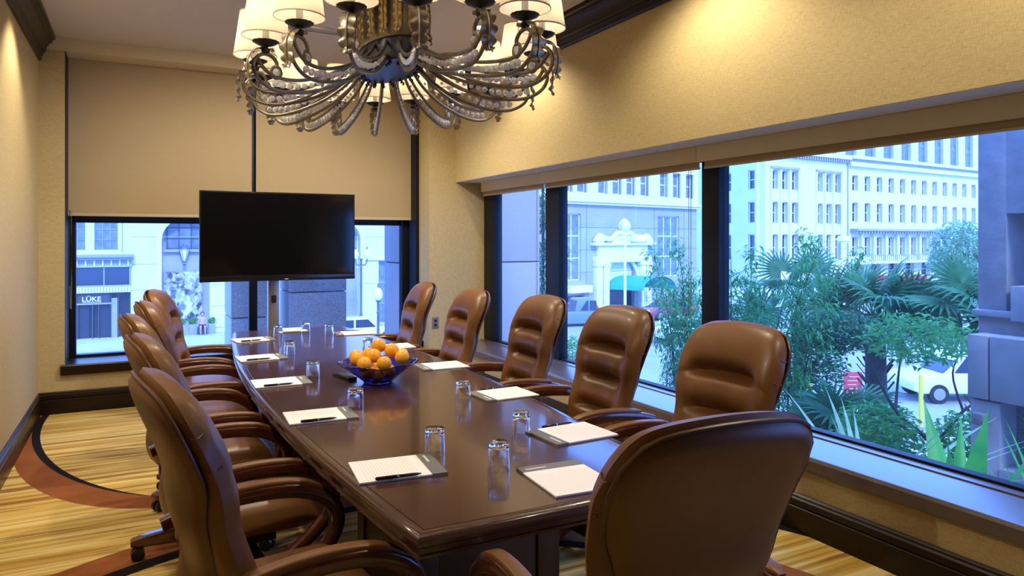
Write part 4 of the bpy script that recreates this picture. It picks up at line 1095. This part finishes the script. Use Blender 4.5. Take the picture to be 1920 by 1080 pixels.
B(-1.55, 2.4, .35, .45, Z(-2.3), Z(.2)).build('tympanum', M['stone2'], bb, smooth=False)
B(-1.55, 2.4, .4, .5, 0, Z(-2.3)).build('entrance_glass', M['dglass'], bb, smooth=False)
B(-3.4, 4.2, -.55, .05, Z(.95), Z(1.2)).build('pediment_cornice', M['stonecream'], bb, bevel=.04)
for sg, c0 in ((-1, -3.1), (1, 3.9)):
    mid = .40
    pts = [(c0, -.25, Z(1.25)), (c0 - sg * -.0 + (mid - c0) * .15, -.25, Z(1.75)), (c0 + (mid - c0) * .35, -.25, Z(1.55)), (c0 + (mid - c0) * .55, -.25, Z(1.5)), (c0 + (mid - c0) * .75, -.25, Z(1.95)), (c0 + (mid - c0) * .92, -.25, Z(1.95)), (c0 + (mid - c0) * .93, -.25, Z(1.6)), (c0 + (mid - c0) * .80, -.25, Z(1.55))]
    MB().tube(spline(pts, 6), .22, 8, up=(0, 1, 0)).build('scroll', M['stonecream'], bb)
    MB().sphere((c0 + (mid - c0) * .16, -.25, Z(1.45)), .55, 10, 8, (1.1, .5, .7)).build('scroll_carving', M['stonecream'], bb)
MB().prism([(-1.2, Z(1.15)), (2.0, Z(1.15)), (1.3, Z(1.75)), (-.5, Z(1.75))], 'y', -.3, 0).build('pediment', M['stonecream'], bb)
MB().lathe([(.3, 0), (.36, .15), (.25, .3), (.42, .5), (.52, .75), (.45, 1.05), (.25, 1.35), (.0005, 1.5)], 14, fn=lambda r, z, a: (r * (1 + .08 * math.cos(7 * a)), z)).build('urn_finial', M['stonecream'], bb).location = (.41, -.25, Z(1.75))
aw = empty('awning', (35.7, 49, G), math.atan2(.204, .979), 'rounded green canvas awning over the carved entrance', 'awning')
def awf(a, b):
    an = PI * a; return (.55 - 2.05 * math.cos(an) + b * .6, -.05 - 3.4 * b, Z(-2.6) + 1.05 * math.sin(an) * (1 - .0 * b))
m = MB().grid(awf, 16, 5); m.grid(lambda a, b: (awf(a, b)[0] * 1, awf(a, b)[1], awf(a, b)[2] - .04), 16, 5, True); m.build('canvas', M['teal'], aw)
for x in (-.9, 3.1): MB().tube([(x, -3.4, 0), (x, -3.4, Z(-2.6))], .05, 8).build('pole', M['globe'], aw)
# --- white corner building behind the palms
cc = empty('white_office_building', (69.8, 65, G), math.atan2(.078, .997), 'large white building with rows of narrow windows behind the palms', 'building')
rows = ((7.85, 2.45), (3.55, 2.7), (-1.3, 3.4))
hC = []; wl = []
for g0 in (1.44, 10.67):
    for k in range(3):
        s_ = g0 + k * 1.96
        for z, h in rows: hC.append((s_, s_ + 1.15, Z(z), Z(z) + h)); wl.append((s_, z, 1.15, h))
for k in range(12):
    s_ = 18.44 + k * 2.98
    for z, h in ((8.25, 2.15), (3.9, 2.7), (-1.0, 2.8)): hC.append((s_, s_ + 1.35, Z(z), Z(z) + h)); wl.append((s_, z, 1.35, h))
for k in range(8): hC.append((18.5 + k * 4.4, 20.9 + k * 4.4, .2, 2.3)); wl.append((18.5 + k * 4.4, G + .2, 2.4, 2.1))
wall_holes(0, 56, 0, Z(13), hC, .8).build('wall', M['stone2'], cc, smooth=False)
for s_, z, w, h in wl: fwindow(cc, s_, Z(z), w, h, 1, 2, 'dglass', 'stone2', .55, .10)
for g0 in (1.1, 10.3):
    B(g0, g0 + 5.6, -.25, 0, Z(10.45), Z(10.75)).build('window_hood', M['stone3'], cc, smooth=False)
    for k in range(4): B(g0 + .0 + k * 1.82 - .1, g0 + k * 1.82 + .22, -.18, 0, Z(-1.5), Z(10.4)).build('pilaster', M['stone2'], cc, smooth=False)
    B(g0, g0 + 5.6, -.2, 0, Z(-2.0), Z(-1.5)).build('sill_course', M['stone2'], cc, smooth=False)
B(0, 17.4, -.7, 0, Z(12.4), Z(13)).build('cornice', M['stone2'], cc, smooth=False)
for i in range(34): B(.1 + i * .51, .32 + i * .51, -.6, -.0, Z(11.95), Z(12.4)).build('dentil', M['stone3'], cc, smooth=False)
B(17.45, 56, -.9, 0, Z(12.6), Z(13.05)).build('cornice', M['stone2'], cc, smooth=False); B(17.45, 56, -.5, 0, Z(11.6), Z(12.2)).build('cornice_step', M['stone2'], cc, smooth=False)
B(17.2, 17.5, -.1, 0, 0, Z(12.5)).build('corner_strip', M['stone3'], cc, smooth=False)
B(17.9, 50, -1.2, 0, Z(2.65), Z(2.95)).build('balcony_cornice', M['stone3'], cc, smooth=False)
for i in range(46): B(18 + i * .7, 18.3 + i * .7, -1.0, -.0, Z(2.3), Z(2.65)).build('modillion', M['stone3'], cc, smooth=False)
for k in range(12): B(19.95 + k * 2.98, 20.3 + k * 2.98, -.45, 0, Z(-1.6), Z(2.2)).build('half_column', M['stone2'], cc, smooth=False)
B(17.6, 56, -1.6, 0, Z(-1.95), Z(-1.6)).build('balcony_slab', M['stone2'], cc, smooth=False)
for i in range(70): B(18 + i * .5, 18.06 + i * .5, -1.55, -1.49, Z(-1.6), Z(-.75)).build('baluster', M['metalframe'], cc, smooth=False)
B(17.9, 53, -1.58, -1.46, Z(-.78), Z(-.70)).build('balcony_rail', M['metalframe'], cc, smooth=False)
text_mesh('sign_letters', 'IONS', .95, .05, M['globe'], cc, (10.15, -.12, Z(-2.95)), (PI / 2, 0, 0), .95)
B(6.2, 13.2, -.06, 0, Z(-3.2), Z(-2.0)).build('sign_fascia', M['stone3'], cc, smooth=False)
# left return of the white building
REL = Matrix.Rotation(math.atan2(.99, .13) - math.atan2(.078, .997), 4, 'Z')
hL = []
for s_ in (1.2, 5.9, 10.5, 15):
    for z, h in rows: hL.append((s_, s_ + 1.25, Z(z), Z(z) + h))
mbL = wall_holes(.8, 30, 0, Z(13), hL, .6); mbL.xform(Matrix.Scale(-1, 4, (0, 1, 0)) @ Matrix.Translation((0, -.6, 0))); mbL.build('side_wall', M['stone2'], cc, smooth=False).matrix_basis = REL
for h_ in hL:
    w_ = fwindow(cc, h_[0], h_[2], h_[1] - h_[0], h_[3] - h_[2], 1, 2, 'dglass', 'stone2', .3, .10); w_.matrix_basis = REL @ Matrix.Translation((h_[0], 0, h_[2]))
# tall block behind with long windows
ct = empty('tall_block', (86, 74, G), math.atan2(.078, .997), 'tall pale block with long vertical windows rising behind the white building', 'building')
hT = [(1.5 + k * 5.2, 4.4 + k * 5.2, Z(14.5), Z(27)) for k in range(10)]
wall_holes(0, 56, 0, Z(30), hT, .8).build('wall', M['stone'], ct, smooth=False)
for h_ in hT: fwindow(ct, h_[0], h_[2], 2.9, 12.5, 2, 4, 'cglass', 'metalframe', .5, .12)
# ---- plain parking lamps
def drum_lamp(x, y, h, px, label):
    e = empty('drum_lamp', (x, y, G), -.48, label, 'street lamp')
    MB().lathe([(.14, 0), (.14, .5), (.09, .6), (.075, h)], 12).build('post', M['globe'], e)
    MB().tube([(0, 0, h - .35), (px, 0, h - .35)], .05, 8).build('lamp_arm', M['globe'], e)
    hd_ = MB().lathe([(.0005, h - .65), (.46, h - .62), (.50, h - .5), (.50, h - .22), (.42, h - .08), (.0005, h - .03)], 24).build('drum_head', M['globe'], e); hd_.location.x = px
    MB().lathe([(.505, h - .53), (.515, h - .53), (.515, h - .49), (.505, h - .49), (.505, h - .53)], 24).build('band', M['metalframe'], hd_)
drum_lamp(27.15, 36.58, 6.1, .85, 'pale post with a drum-shaped lamp in front of the carved portal')
drum_lamp(51.5, 40.75, 6.1, 1.0, 'pale post with a drum-shaped lamp in front of the white building')
# ---- cars
def car(loc, rz, paint, label, L, H, kind='suv'):
    e = empty('car' if kind != 'truck' else 'pickup_truck', loc, rz, label, 'car' if kind != 'truck' else 'pickup truck')
    w = .92; l = L / 2; sill = .34
    if kind == 'suv': pf = [(-l, .45), (-l + .02, .95), (-l + .12, 1.02), (l - 1.25, 1.05), (l - .25, .92), (l - .02, .75), (l, .45)]; gh = [(-l + .10, 1.0), (-l + .35, H - .06), (-l + .7, H), (l - 2.1, H), (l - 1.9, H - .04), (l - 1.15, 1.02)]
    elif kind == 'truck': pf = [(-l, .5), (-l, .95), (-l + .2, 1.0), (l - .15, 1.02), (l, .95), (l, .5)]; gh = [(-l + 1.15, 1.0), (-l + 1.75, H), (.05, H), (.25, 1.0)]
    else: pf = [(-l, .4), (-l + .05, .75), (-l + .3, .88), (l - 1.2, .92), (l - .2, .78), (l, .6), (l, .4)]; gh = [(-l + .35, .86), (-l + .95, H - .04), (-.2, H), (.35, H - .05), (l - 1.15, .90)]
    poly = pf + [(l - .35, sill)] + [(-l + .3, sill)]
    if kind == 'truck':
        MB().prism(poly, 'y', -w, w).build('body', paint, e, bevel=.05); B(.4, l - .1, -w + .1, w - .1, .99, 1.035).build('bed', M['storefront'], e, smooth=False)
    else: MB().prism(poly, 'y', -w, w).build('body', paint, e, bevel=.07, seg=3)
    MB().prism(gh, 'y', -w + .12, w - .12).build('roof', paint, e, bevel=.05)
    zs = min(z for x, z in gh) + .06; zt = H - .10
    x0, x1 = gh[0][0] + .28, gh[-1][0] - .35
    xm = (x0 + x1) / 2
    for sd in (-1, 1):
        for (a, b, sa, sb) in ((x0, xm - .05, .12, 0), (xm + .05, x1, 0, -.45)):
            MB().add([(a, sd * (w - .115), zs), (b, sd * (w - .115), zs), (b + sb, sd * (w - .115), zt), (a + sa, sd * (w - .115), zt), (a, sd * (w - .10), zs), (b, sd * (w - .10), zs), (b + sb, sd * (w - .105), zt), (a + sa, sd * (w - .105), zt)],
                     [(0, 1, 2, 3), (4, 5, 6, 7), (0, 1, 5, 4), (1, 2, 6, 5), (2, 3, 7, 6), (3, 0, 4, 7)]).build('side_window', M['dglass'], e, smooth=False)
    MB().add([(gh[-1][0] - .02, -w + .2, zs), (gh[-1][0] - .02, w - .2, zs), (gh[-2][0] - .06, w - .25, zt), (gh[-2][0] - .06, -w + .25, zt), (gh[-1][0] + .02, -w + .2, zs), (gh[-1][0] + .02, w - .2, zs), (gh[-2][0] + .03, w - .25, zt), (gh[-2][0] + .03, -w + .25, zt)],
             [(0, 1, 2, 3), (4, 5, 6, 7), (0, 1, 5, 4), (1, 2, 6, 5), (2, 3, 7, 6), (3, 0, 4, 7)]).build('windscreen', M['dglass'], e, smooth=False)
    for x in (-l + .85, l - .9):
        for sd in (-1, 1):
            t_ = MB().tube([(x, sd * (w - .2), .34), (x, sd * (w + .02), .34)], .34, 20).build('wheel', M['tyre'], e)
            MB().tube([(x, sd * (w + .0), .34), (x, sd * (w + .035), .34)], .21, 14).build('rim', M['alu'], t_)
    for sd in (-1, 1):
        B(l - .12, l + .01, sd * (w - .35) - .18, sd * (w - .35) + .18, .62, .76).build('headlight', M['globe'], e, bevel=.02); B(-l - .01, -l + .06, sd * (w - .15) - .1, sd * (w - .15) + .1, .7, .9).build('tail_light', M['signred'], e, bevel=.02)
ry = math.atan2(-.464, .886)
car((26.6, 15.4, G), ry + PI, M['carwhite'], 'white sport utility car half hidden by the concrete wall at the right', 4.8, 1.75)
car((26.0, 40.6, G), ry + PI + .25, M['carblue'], 'blue-grey pickup truck parked left of the carved portal', 5.5, 1.8, 'truck')
car((34.2, 41.0, G), ry + PI + .5, M['carred'], 'maroon car parked right of the carved portal', 4.6, 1.5, 'sedan')
car((27.6, 31.0, G), ry + .2, M['carwhite'], 'white sedan on the street in front of the maroon car', 4.6, 1.42, 'sedan')
car((11.0, 39.5, G), 0, M['carwhite'], 'white car roof seen through the end window beside the twin-globe lamp', 4.5, 1.45, 'sedan')
# ---- street furniture
for x, y, lab in ((18.27, 15.27, 'yellow bollard behind the low shrubs left of the red sign'), (21.2, 13.6, 'yellow bollard in front of the white sport utility car'), (38, 27, 'yellow bollard far away near the red panel')):
    e = empty('bollard', (x, y, G), 0, lab, 'bollard')
    MB().lathe([(.065, 0), (.065, 1.55), (.055, 1.62), (.0005, 1.65)], 14).build('pipe', M['yellow'], e); MB().lathe([(.0005, .05), (.16, .05), (.16, 0)], 14).build('foot', M['metalframe'], e)
rs = empty('red_sign', (17.7, 13.31, G), ry, 'red notice board on posts beside the palm trunk', 'sign')
B(-.25, .25, -.02, .02, 1.25, 2.05).build('board', M['signred'], rs, bevel=.006)
for x in (-.22, .22): B(x - .025, x + .025, .02, .06, 0, 2.0).build('post', M['metalframe'], rs)
for k in range(6): B(-.16, .16 - .04 * (k % 3), -.026, -.02, 1.92 - k * .11, 1.932 - k * .11).build('white_line', M['print'], rs, smooth=False)
e = empty('red_billboard', (44, 29.5, G), ry, 'low red panel far behind the palm fronds', 'sign'); B(-1.6, 1.6, -.05, .05, 2.7, 3.4).build('panel', M['signred'], e); B(-1.5, -1.4, -.04, .04, 0, 2.75).build('post', M['metalframe'], e); B(1.4, 1.5, -.04, .04, 0, 2.75).build('post', M['metalframe'], e)
def brick_block(loc, rz, nx, nz, label):
    e = empty('brick_planter', loc, rz, label, 'planter'); bw, bh = .40, .16
    bm_ = B(-bw / 2 + .008, bw / 2 - .008, -.012, .2, .008, bh - .008).mesh('brick', False)
    B(-nx * bw / 2, nx * bw / 2, .01, .9, 0, nz * bh).build('core', M['joint'], e, smooth=False)
    for j in range(nz):
        for i in range(nx - (j % 2)):
            o = obj('brick', bm_, M['brick'], e); o.location = (-(nx - 1) * bw / 2 + i * bw + (bw / 2 if j % 2 else 0), 0, j * bh)
    B(-nx * bw / 2 - .05, nx * bw / 2 + .05, -.06, .95, nz * bh, nz * bh + .10).build('coping', M['brick'], e, bevel=.01)
brick_block((11.9, 15.4, G), ry, 4, 10, 'brick planter pier on the pavement seen between the two near window-side chairs')
ps = empty('parking_kiosk', (13.6, 21.5, G), ry, 'pale upright parking box on the pavement above the third chair', 'kiosk')
B(-.35, .35, -.3, .3, 0, 1.7).build('cabinet', M['concrete'], ps, bevel=.02); B(.3, .75, -.05, .05, 1.55, 1.75).build('ticket_arm', M['globe'], ps, bevel=.02)
bn = empty('dark_bin', (13.2, 13.6, G), ry, 'dark upright bin on the pavement beside the nearest window-side chair', 'bin'); B(-.22, .22, -.2, .2, 0, 1.25).build('body', M['storefront'], bn, bevel=.03); B(-.24, .24, -.22, .22, 1.25, 1.33).build('lid', M['storefront'], bn, bevel=.02)
# ---- concrete wing of the building at the right
wg = empty('concrete_wing', (6.24, 2, G), 0, 'grey stucco and concrete wing of the building at the far right', 'building wing')
def Wg(x0, x1, y0, y1, z0, z1, nm, m, bev=.01): return B(x0 - 6.24, x1 - 6.24, y0 - 2, y1 - 2, Z(z0), Z(z1)).build(nm, M[m], wg, bevel=bev)
Wg(6.24, 7.2, 3.29, 3.51, .87, 4.2, 'stucco_pier', 'stucco', .002); Wg(6.24, 7.2, -.5, 3.29, 1.66, 4.2, 'stucco_wall', 'stucco', .002)
Wg(6.18, 7.2, -.5, 3.53, .82, .87, 'ledge', 'concrete'); Wg(6.24, 7.2, -.5, 3.51, .66, .82, 'upper_band', 'concrete')
wn = Wg(6.5, 6.56, -.4, 3.26, .88, 1.66, 'recessed_window', 'dglass', .0); Wg(6.16, 6.5, -.3, 3.22, .80, 1.08, 'window_box', 'concrete', .01)
Wg(6.0, 7.2, 3.30, 3.46, .17, .68, 'parapet_block', 'concrete'); Wg(6.0, 7.2, -.5, 3.29, .17, .68, 'parapet_block', 'concrete')
Wg(6.02, 7.2, 3.22, 3.45, -4.3, .16, 'lower_pier', 'concrete', .02); Wg(6.25, 7.2, -.5, 3.22, -.35, .16, 'niche_back', 'granite_dark', .0); Wg(6.0, 7.2, -.5, 3.22, -.55, -.35, 'niche_ledge', 'concrete'); Wg(6.1, 7.2, -.5, 3.22, -4.3, -.55, 'lower_wall', 'concrete')
lt = Wg(5.95, 6.02, 3.31, 3.40, -.03, .06, 'wall_light', 'granite_dark', .008)
# ---- planting bed and plants
pb = struct(B(3.9, 8.6, 3.6, 14.0, G, -1.35).build('planting_bed', M['soil'], smooth=False)); struct(B(3.75, 6.0, -1.2, 3.6, G, -.9).build('planting_bed_front', M['soil'], smooth=False))
def fan(n=26, r=.62, spread=D(290), droop=.25, split=.45):
    mb = MB()
    for i in range(n):
        a = -spread / 2 + spread * i / (n - 1); L = r * (1 - .18 * (abs(a) / (spread / 2)) ** 2) * random.uniform(.93, 1.05); w = L * math.tan(spread / n / 2) * 1.0
        d = Vector((math.cos(a), math.sin(a), 0)); s_ = Vector((-math.sin(a), math.cos(a), 0)); up = Vector((0, 0, 1))
        p1 = d * L * split; p2 = d * L * .8 - up * L * droop * .35; p3 = d * L - up * L * droop
        w1 = w * split
        mb.add([(0, 0, 0), p1 - s_ * w1 - up * .012, p1 + up * .02, p1 + s_ * w1 - up * .012, p2 - s_ * w1 * .62, p2 + up * .012, p2 + s_ * w1 * .62, p3],
               [(0, 1, 2), (0, 2, 3), (1, 4, 5, 2), (2, 5, 6, 3), (4, 7, 5), (5, 7, 6)])
    return mb.mesh('frond', False)
fans = [fan(), fan(24, .60, D(260), .4), fan(28, .66, D(310), .15)]
petm = MB().tube([(0, 0, 0), (.5, 0, 0), (1, 0, 0)], .011, 5, scale=lambda t: 1.4 - .8 * t).mesh('petiole')
def fan_palm(base, top, nf, label, rr=.55, sc=1.0, seed=1, trunk_r=.16):
    rnd = random.Random(seed); e = empty('fan_palm', base, 0, label, 'palm', 'fan palms outside the window')
    H = top[2] - base[2]; dx, dy = top[0] - base[0], top[1] - base[1]
    if trunk_r: 
        t_ = MB().tube([(0, 0, 0), (dx * .3, dy * .3, H * .4), (dx * .8, dy * .8, H * .8), (dx, dy, H)], trunk_r, 12, scale=lambda t: 1 - .25 * t).build('trunk', M['bark'], e)
        m_ = MB()
        for k in range(70):
            z = rnd.uniform(.35, 1.0) ; a = rnd.uniform(0, 6.28); p = Vector((dx * z + trunk_r * .85 * math.cos(a), dy * z + trunk_r * .85 * math.sin(a), H * z))
            m_.bar(p, p + Vector((.12 * math.cos(a), .12 * math.sin(a), .16)), .05, .012)
        m_.build('leaf_bases', M['bark'], t_, smooth=False, kind='stuff')
    for i in range(nf):
        az = 2.4 * i + rnd.uniform(-.3, .3); el = 1.15 - 1.5 * (i / nf) + rnd.uniform(-.15, .15)
        d = Vector((math.cos(az) * math.cos(el), math.sin(az) * math.cos(el), math.sin(el))); L = rr * rnd.uniform(.8, 1.15)
        o = Vector((dx, dy, H)); q = o + d * L
        p = obj('petiole', petm, M['palm'], e); p.location = o; p.rotation_euler = d.to_track_quat('X', 'Z').to_euler(); p.scale = (L, 1, 1)
        fo = obj('frond', rnd.choice(fans), M['palm'], e); fo.location = q
        d2 = (d + Vector((0, 0, -.35))).normalized(); fo.rotation_euler = (d2.to_track_quat('X', 'Z') @ Matrix.Rotation(rnd.uniform(-1.25, 1.25), 3, 'X').to_quaternion()).to_euler(); fo.scale = (sc,) * 3
fan_palm((11.0, 7.8, G), (11.0, 7.85, .10), 22, 'tall fan palm with a shaggy trunk in the middle of the nearest pane', .62, 1.0, 3, .20)
fan_palm((11.6, 6.3, G), (11.5, 6.45, .20), 18, 'fan palm against the concrete wing at the right', .6, 1.0, 5, .16)
fan_palm((10.9, 9.4, G), (10.8, 9.2, .25), 12, 'fan palm rising left of the tall shaggy palm', .7, .9, 9, .13)
fan_palm((7.5, 5.7, -1.35), (7.5, 5.7, -.80), 12, 'low stemless fan palm in the bed below the tall palm', .35, .78, 11, .07)
# leafy trees
def tree(name, loc, blobs, n, size, asp, mat_, label, trunks, group=None, droop=.3, cat='tree', shell_=.2):
    e = empty(name, loc, 0, label, cat, group)
    mb = MB()
    for (c, r, wgt) in blobs:
        q = leaves(blob(c, r, shell_), int(n * wgt), size, asp, droop); mb.add(q.v, q.f)
    mb.build('foliage', M[mat_], e, smooth=False, kind='stuff')
    for t_ in trunks: MB().tube(spline(t_[0], 5), t_[1], 7, scale=lambda t: 1 - .7 * t).build('trunk' if t_[1] > .03 else 'branch', M['bark'], e)
    return e
def culms(n, spread, h0, h1, seed, lean=(0, 0)):
    rn = random.Random(seed); bl, tr = [], []
    for i in range(n):
        x, y = rn.uniform(-spread, spread) * .45, rn.uniform(-spread, spread) * .45; H = rn.uniform(h0, h1)
        tx, ty = x * 2.0 + rn.uniform(-.2, .2) + lean[0], y * 2.0 + rn.uniform(-.2, .2) + lean[1]
        tr.append(([(x, y, 0), (x * 1.2, y * 1.2, H * .5), (tx, ty, H)], .014))
        for k in range(7):
            f = .25 + .75 * k / 6
            bl.append(((x + (tx - x) * f * f + rn.uniform(-.12, .12), y + (ty - y) * f * f + rn.uniform(-.12, .12), H * f), (.26 * (1.25 - .7 * f), .26 * (1.25 - .7 * f), .20), 1 / (n * 7)))
    return bl, tr
bl, tr = culms(12, .85, 1.7, 3.1, 21, (.1, -.1)); tree('bamboo_clump', (7.30, 6.90, -1.35), bl, 9500, .13, .2, 'leaf', 'tall feathery green bamboo filling the left of the nearest pane', tr, shell_=0)
bl, tr = culms(6, .55, 1.6, 2.9, 33); tree('bamboo_clump', (7.55, 8.55, -1.35), bl, 4600, .13, .2, 'leaf', 'narrower feathery bamboo at the right edge of the middle pane', tr, shell_=0)
tree('cedar_tree', (8.1, 14.0, -1.35), [((-.1, 0, 3.4), (.5, .5, .5), .25), ((.2, 0, 2.4), (.45, .45, .5), .25), ((-.1, 0, 1.6), (.5, .5, .5), .25), ((.25, 0, 4.4), (.4, .4, .6), .25)], 6000, .15, .18, 'leaf3',
     'wispy evergreen tree beside the dark mullion of the middle pane', [([(0, 0, 0), (.02, 0, 2.4), (0, 0, 5)], .06)])
tree('crape_myrtle', (7.38, 4.62, -1.35), [((-.45, .3, .85), (.5, .4, .22), .3), ((.3, -.2, .75), (.35, .35, .25), .25), ((-.1, .1, 1.75), (.55, .55, .28), .35), ((.1, 0, .55), (.4, .4, .15), .1)], 2600, .085, .5, 'leaf2',
     'small shrubby tree with bare dark forked branches in front of the street', [([(.1, -.05, 0), (.05, 0, .6), (-.3, .2, 1.0), (-.5, .4, 1.6)], .035), ([(.05, 0, .6), (.3, -.15, 1.0), (.55, -.4, 1.25)], .024), ([(-.3, .2, 1.0), (-.1, .3, 1.35), (.0, .3, 1.8)], .018), ([(.3, -.15, 1.0), (.2, -.1, 1.4), (.25, -.2, 1.7)], .015), ([(-.1, .1, .75), (-.5, .25, .95), (-.75, .45, .98)], .016)], droop=.0)
tree('flowering_shrub', (8.3, 7.0, -1.35), [((0, 0, 1.05), (.55, .55, .55), .5), ((.1, -.5, 1.55), (.6, .6, .28), .5)], 4600, .085, .5, 'leaf3', 'dark leafy shrub between the bamboo and the palm trunk', [([(0, 0, 0), (0, 0, .8), (.1, -.4, 1.5)], .035), ([(0, 0, .2), (.2, .2, .9)], .025)], droop=0)
for x, y, z, rx, n, lab in ((7.4, 6.05, -.95, .55, 1500, 'low bright green shrub above the head chair'), (6.6, 6.8, -1.0, .5, 1200, 'low bright green shrub left of the head chair behind the glass'), (7.0, 5.1, -1.0, .42, 1000, 'low green shrub at the foot of the forked tree'), (8.2, 12.9, -.95, .5, 1100, 'round green shrub at the foot of the far pane mullion'), (6.4, 4.4, -1.0, .38, 800, 'low green shrub close to the sill at the right')):
    tree('low_shrub', (x, y, -1.35), [((0, 0, z + 1.35), (rx, rx, .34), 1)], n, .085, .55, 'leaf2', lab, [([(0, 0, 0), (0, 0, z + 1.4)], .02)], 'low shrubs in the planting bed', 0, 'shrub')
tree('street_tree', (40.7, 23.9, G), [((0, 0, 5.0), (1.6, 1.6, 1.9), .6), ((.6, -.4, 4.0), (1.5, 1.5, 1.3), .4)], 3200, .32, .5, 'leafpale', 'pale green street tree beside the edge of the concrete wing', [([(0, 0, 0), (0, 0, 2.5), (.1, 0, 4.5)], .16)])
# broad blades close to the glass
def blade_plant(loc, specs, label, mat_='blade'):
    e = empty('broad_leaf_plant', loc, 0, label, 'plant')
    for (az, lean, L, w, fold) in specs:
        def f(a, b):
            u = a * 2 - 1; r = lean * L * b ** 1.6; z = L * (b - .25 * lean * b * b); ww = w * (math.sin(PI * (.12 + .88 * b)) ** .7) * (1 - b ** 6)
            return (r, u * ww, z - abs(u) * ww * fold)
        o = MB().grid(f, 6, 14).build('leaf_blade', M[mat_], e, angle=80); o.rotation_euler.z = az
blade_plant((4.72, 2.78, -.9), [(4.22, .22, 1.42, .10, .5), (1.09, .30, 1.36, .09, .4), (4.7, .5, 1.3, .075, .4), (3.6, .5, 1.35, .07, .4), (.5, .45, 1.25, .06, .4), (5.4, .4, 1.3, .07, .4)], 'bright green broad-leaved plant pressed close to the glass at lower right')
blade_plant((4.75, 3.45, -.9), [(random.uniform(0, 6.28), random.uniform(.5, 1.1), random.uniform(1.0, 1.4), .028, .3) for k in range(26)], 'arching pale strap leaves close to the glass left of the broad-leaved plant', 'leafpale')
blade_plant((4.9, 2.25, -.9), [(random.uniform(0, 6.28), random.uniform(.15, .6), random.uniform(1.0, 1.5), .016, .3) for k in range(34)], 'tall grassy clump at the lower right corner of the window', 'blade')
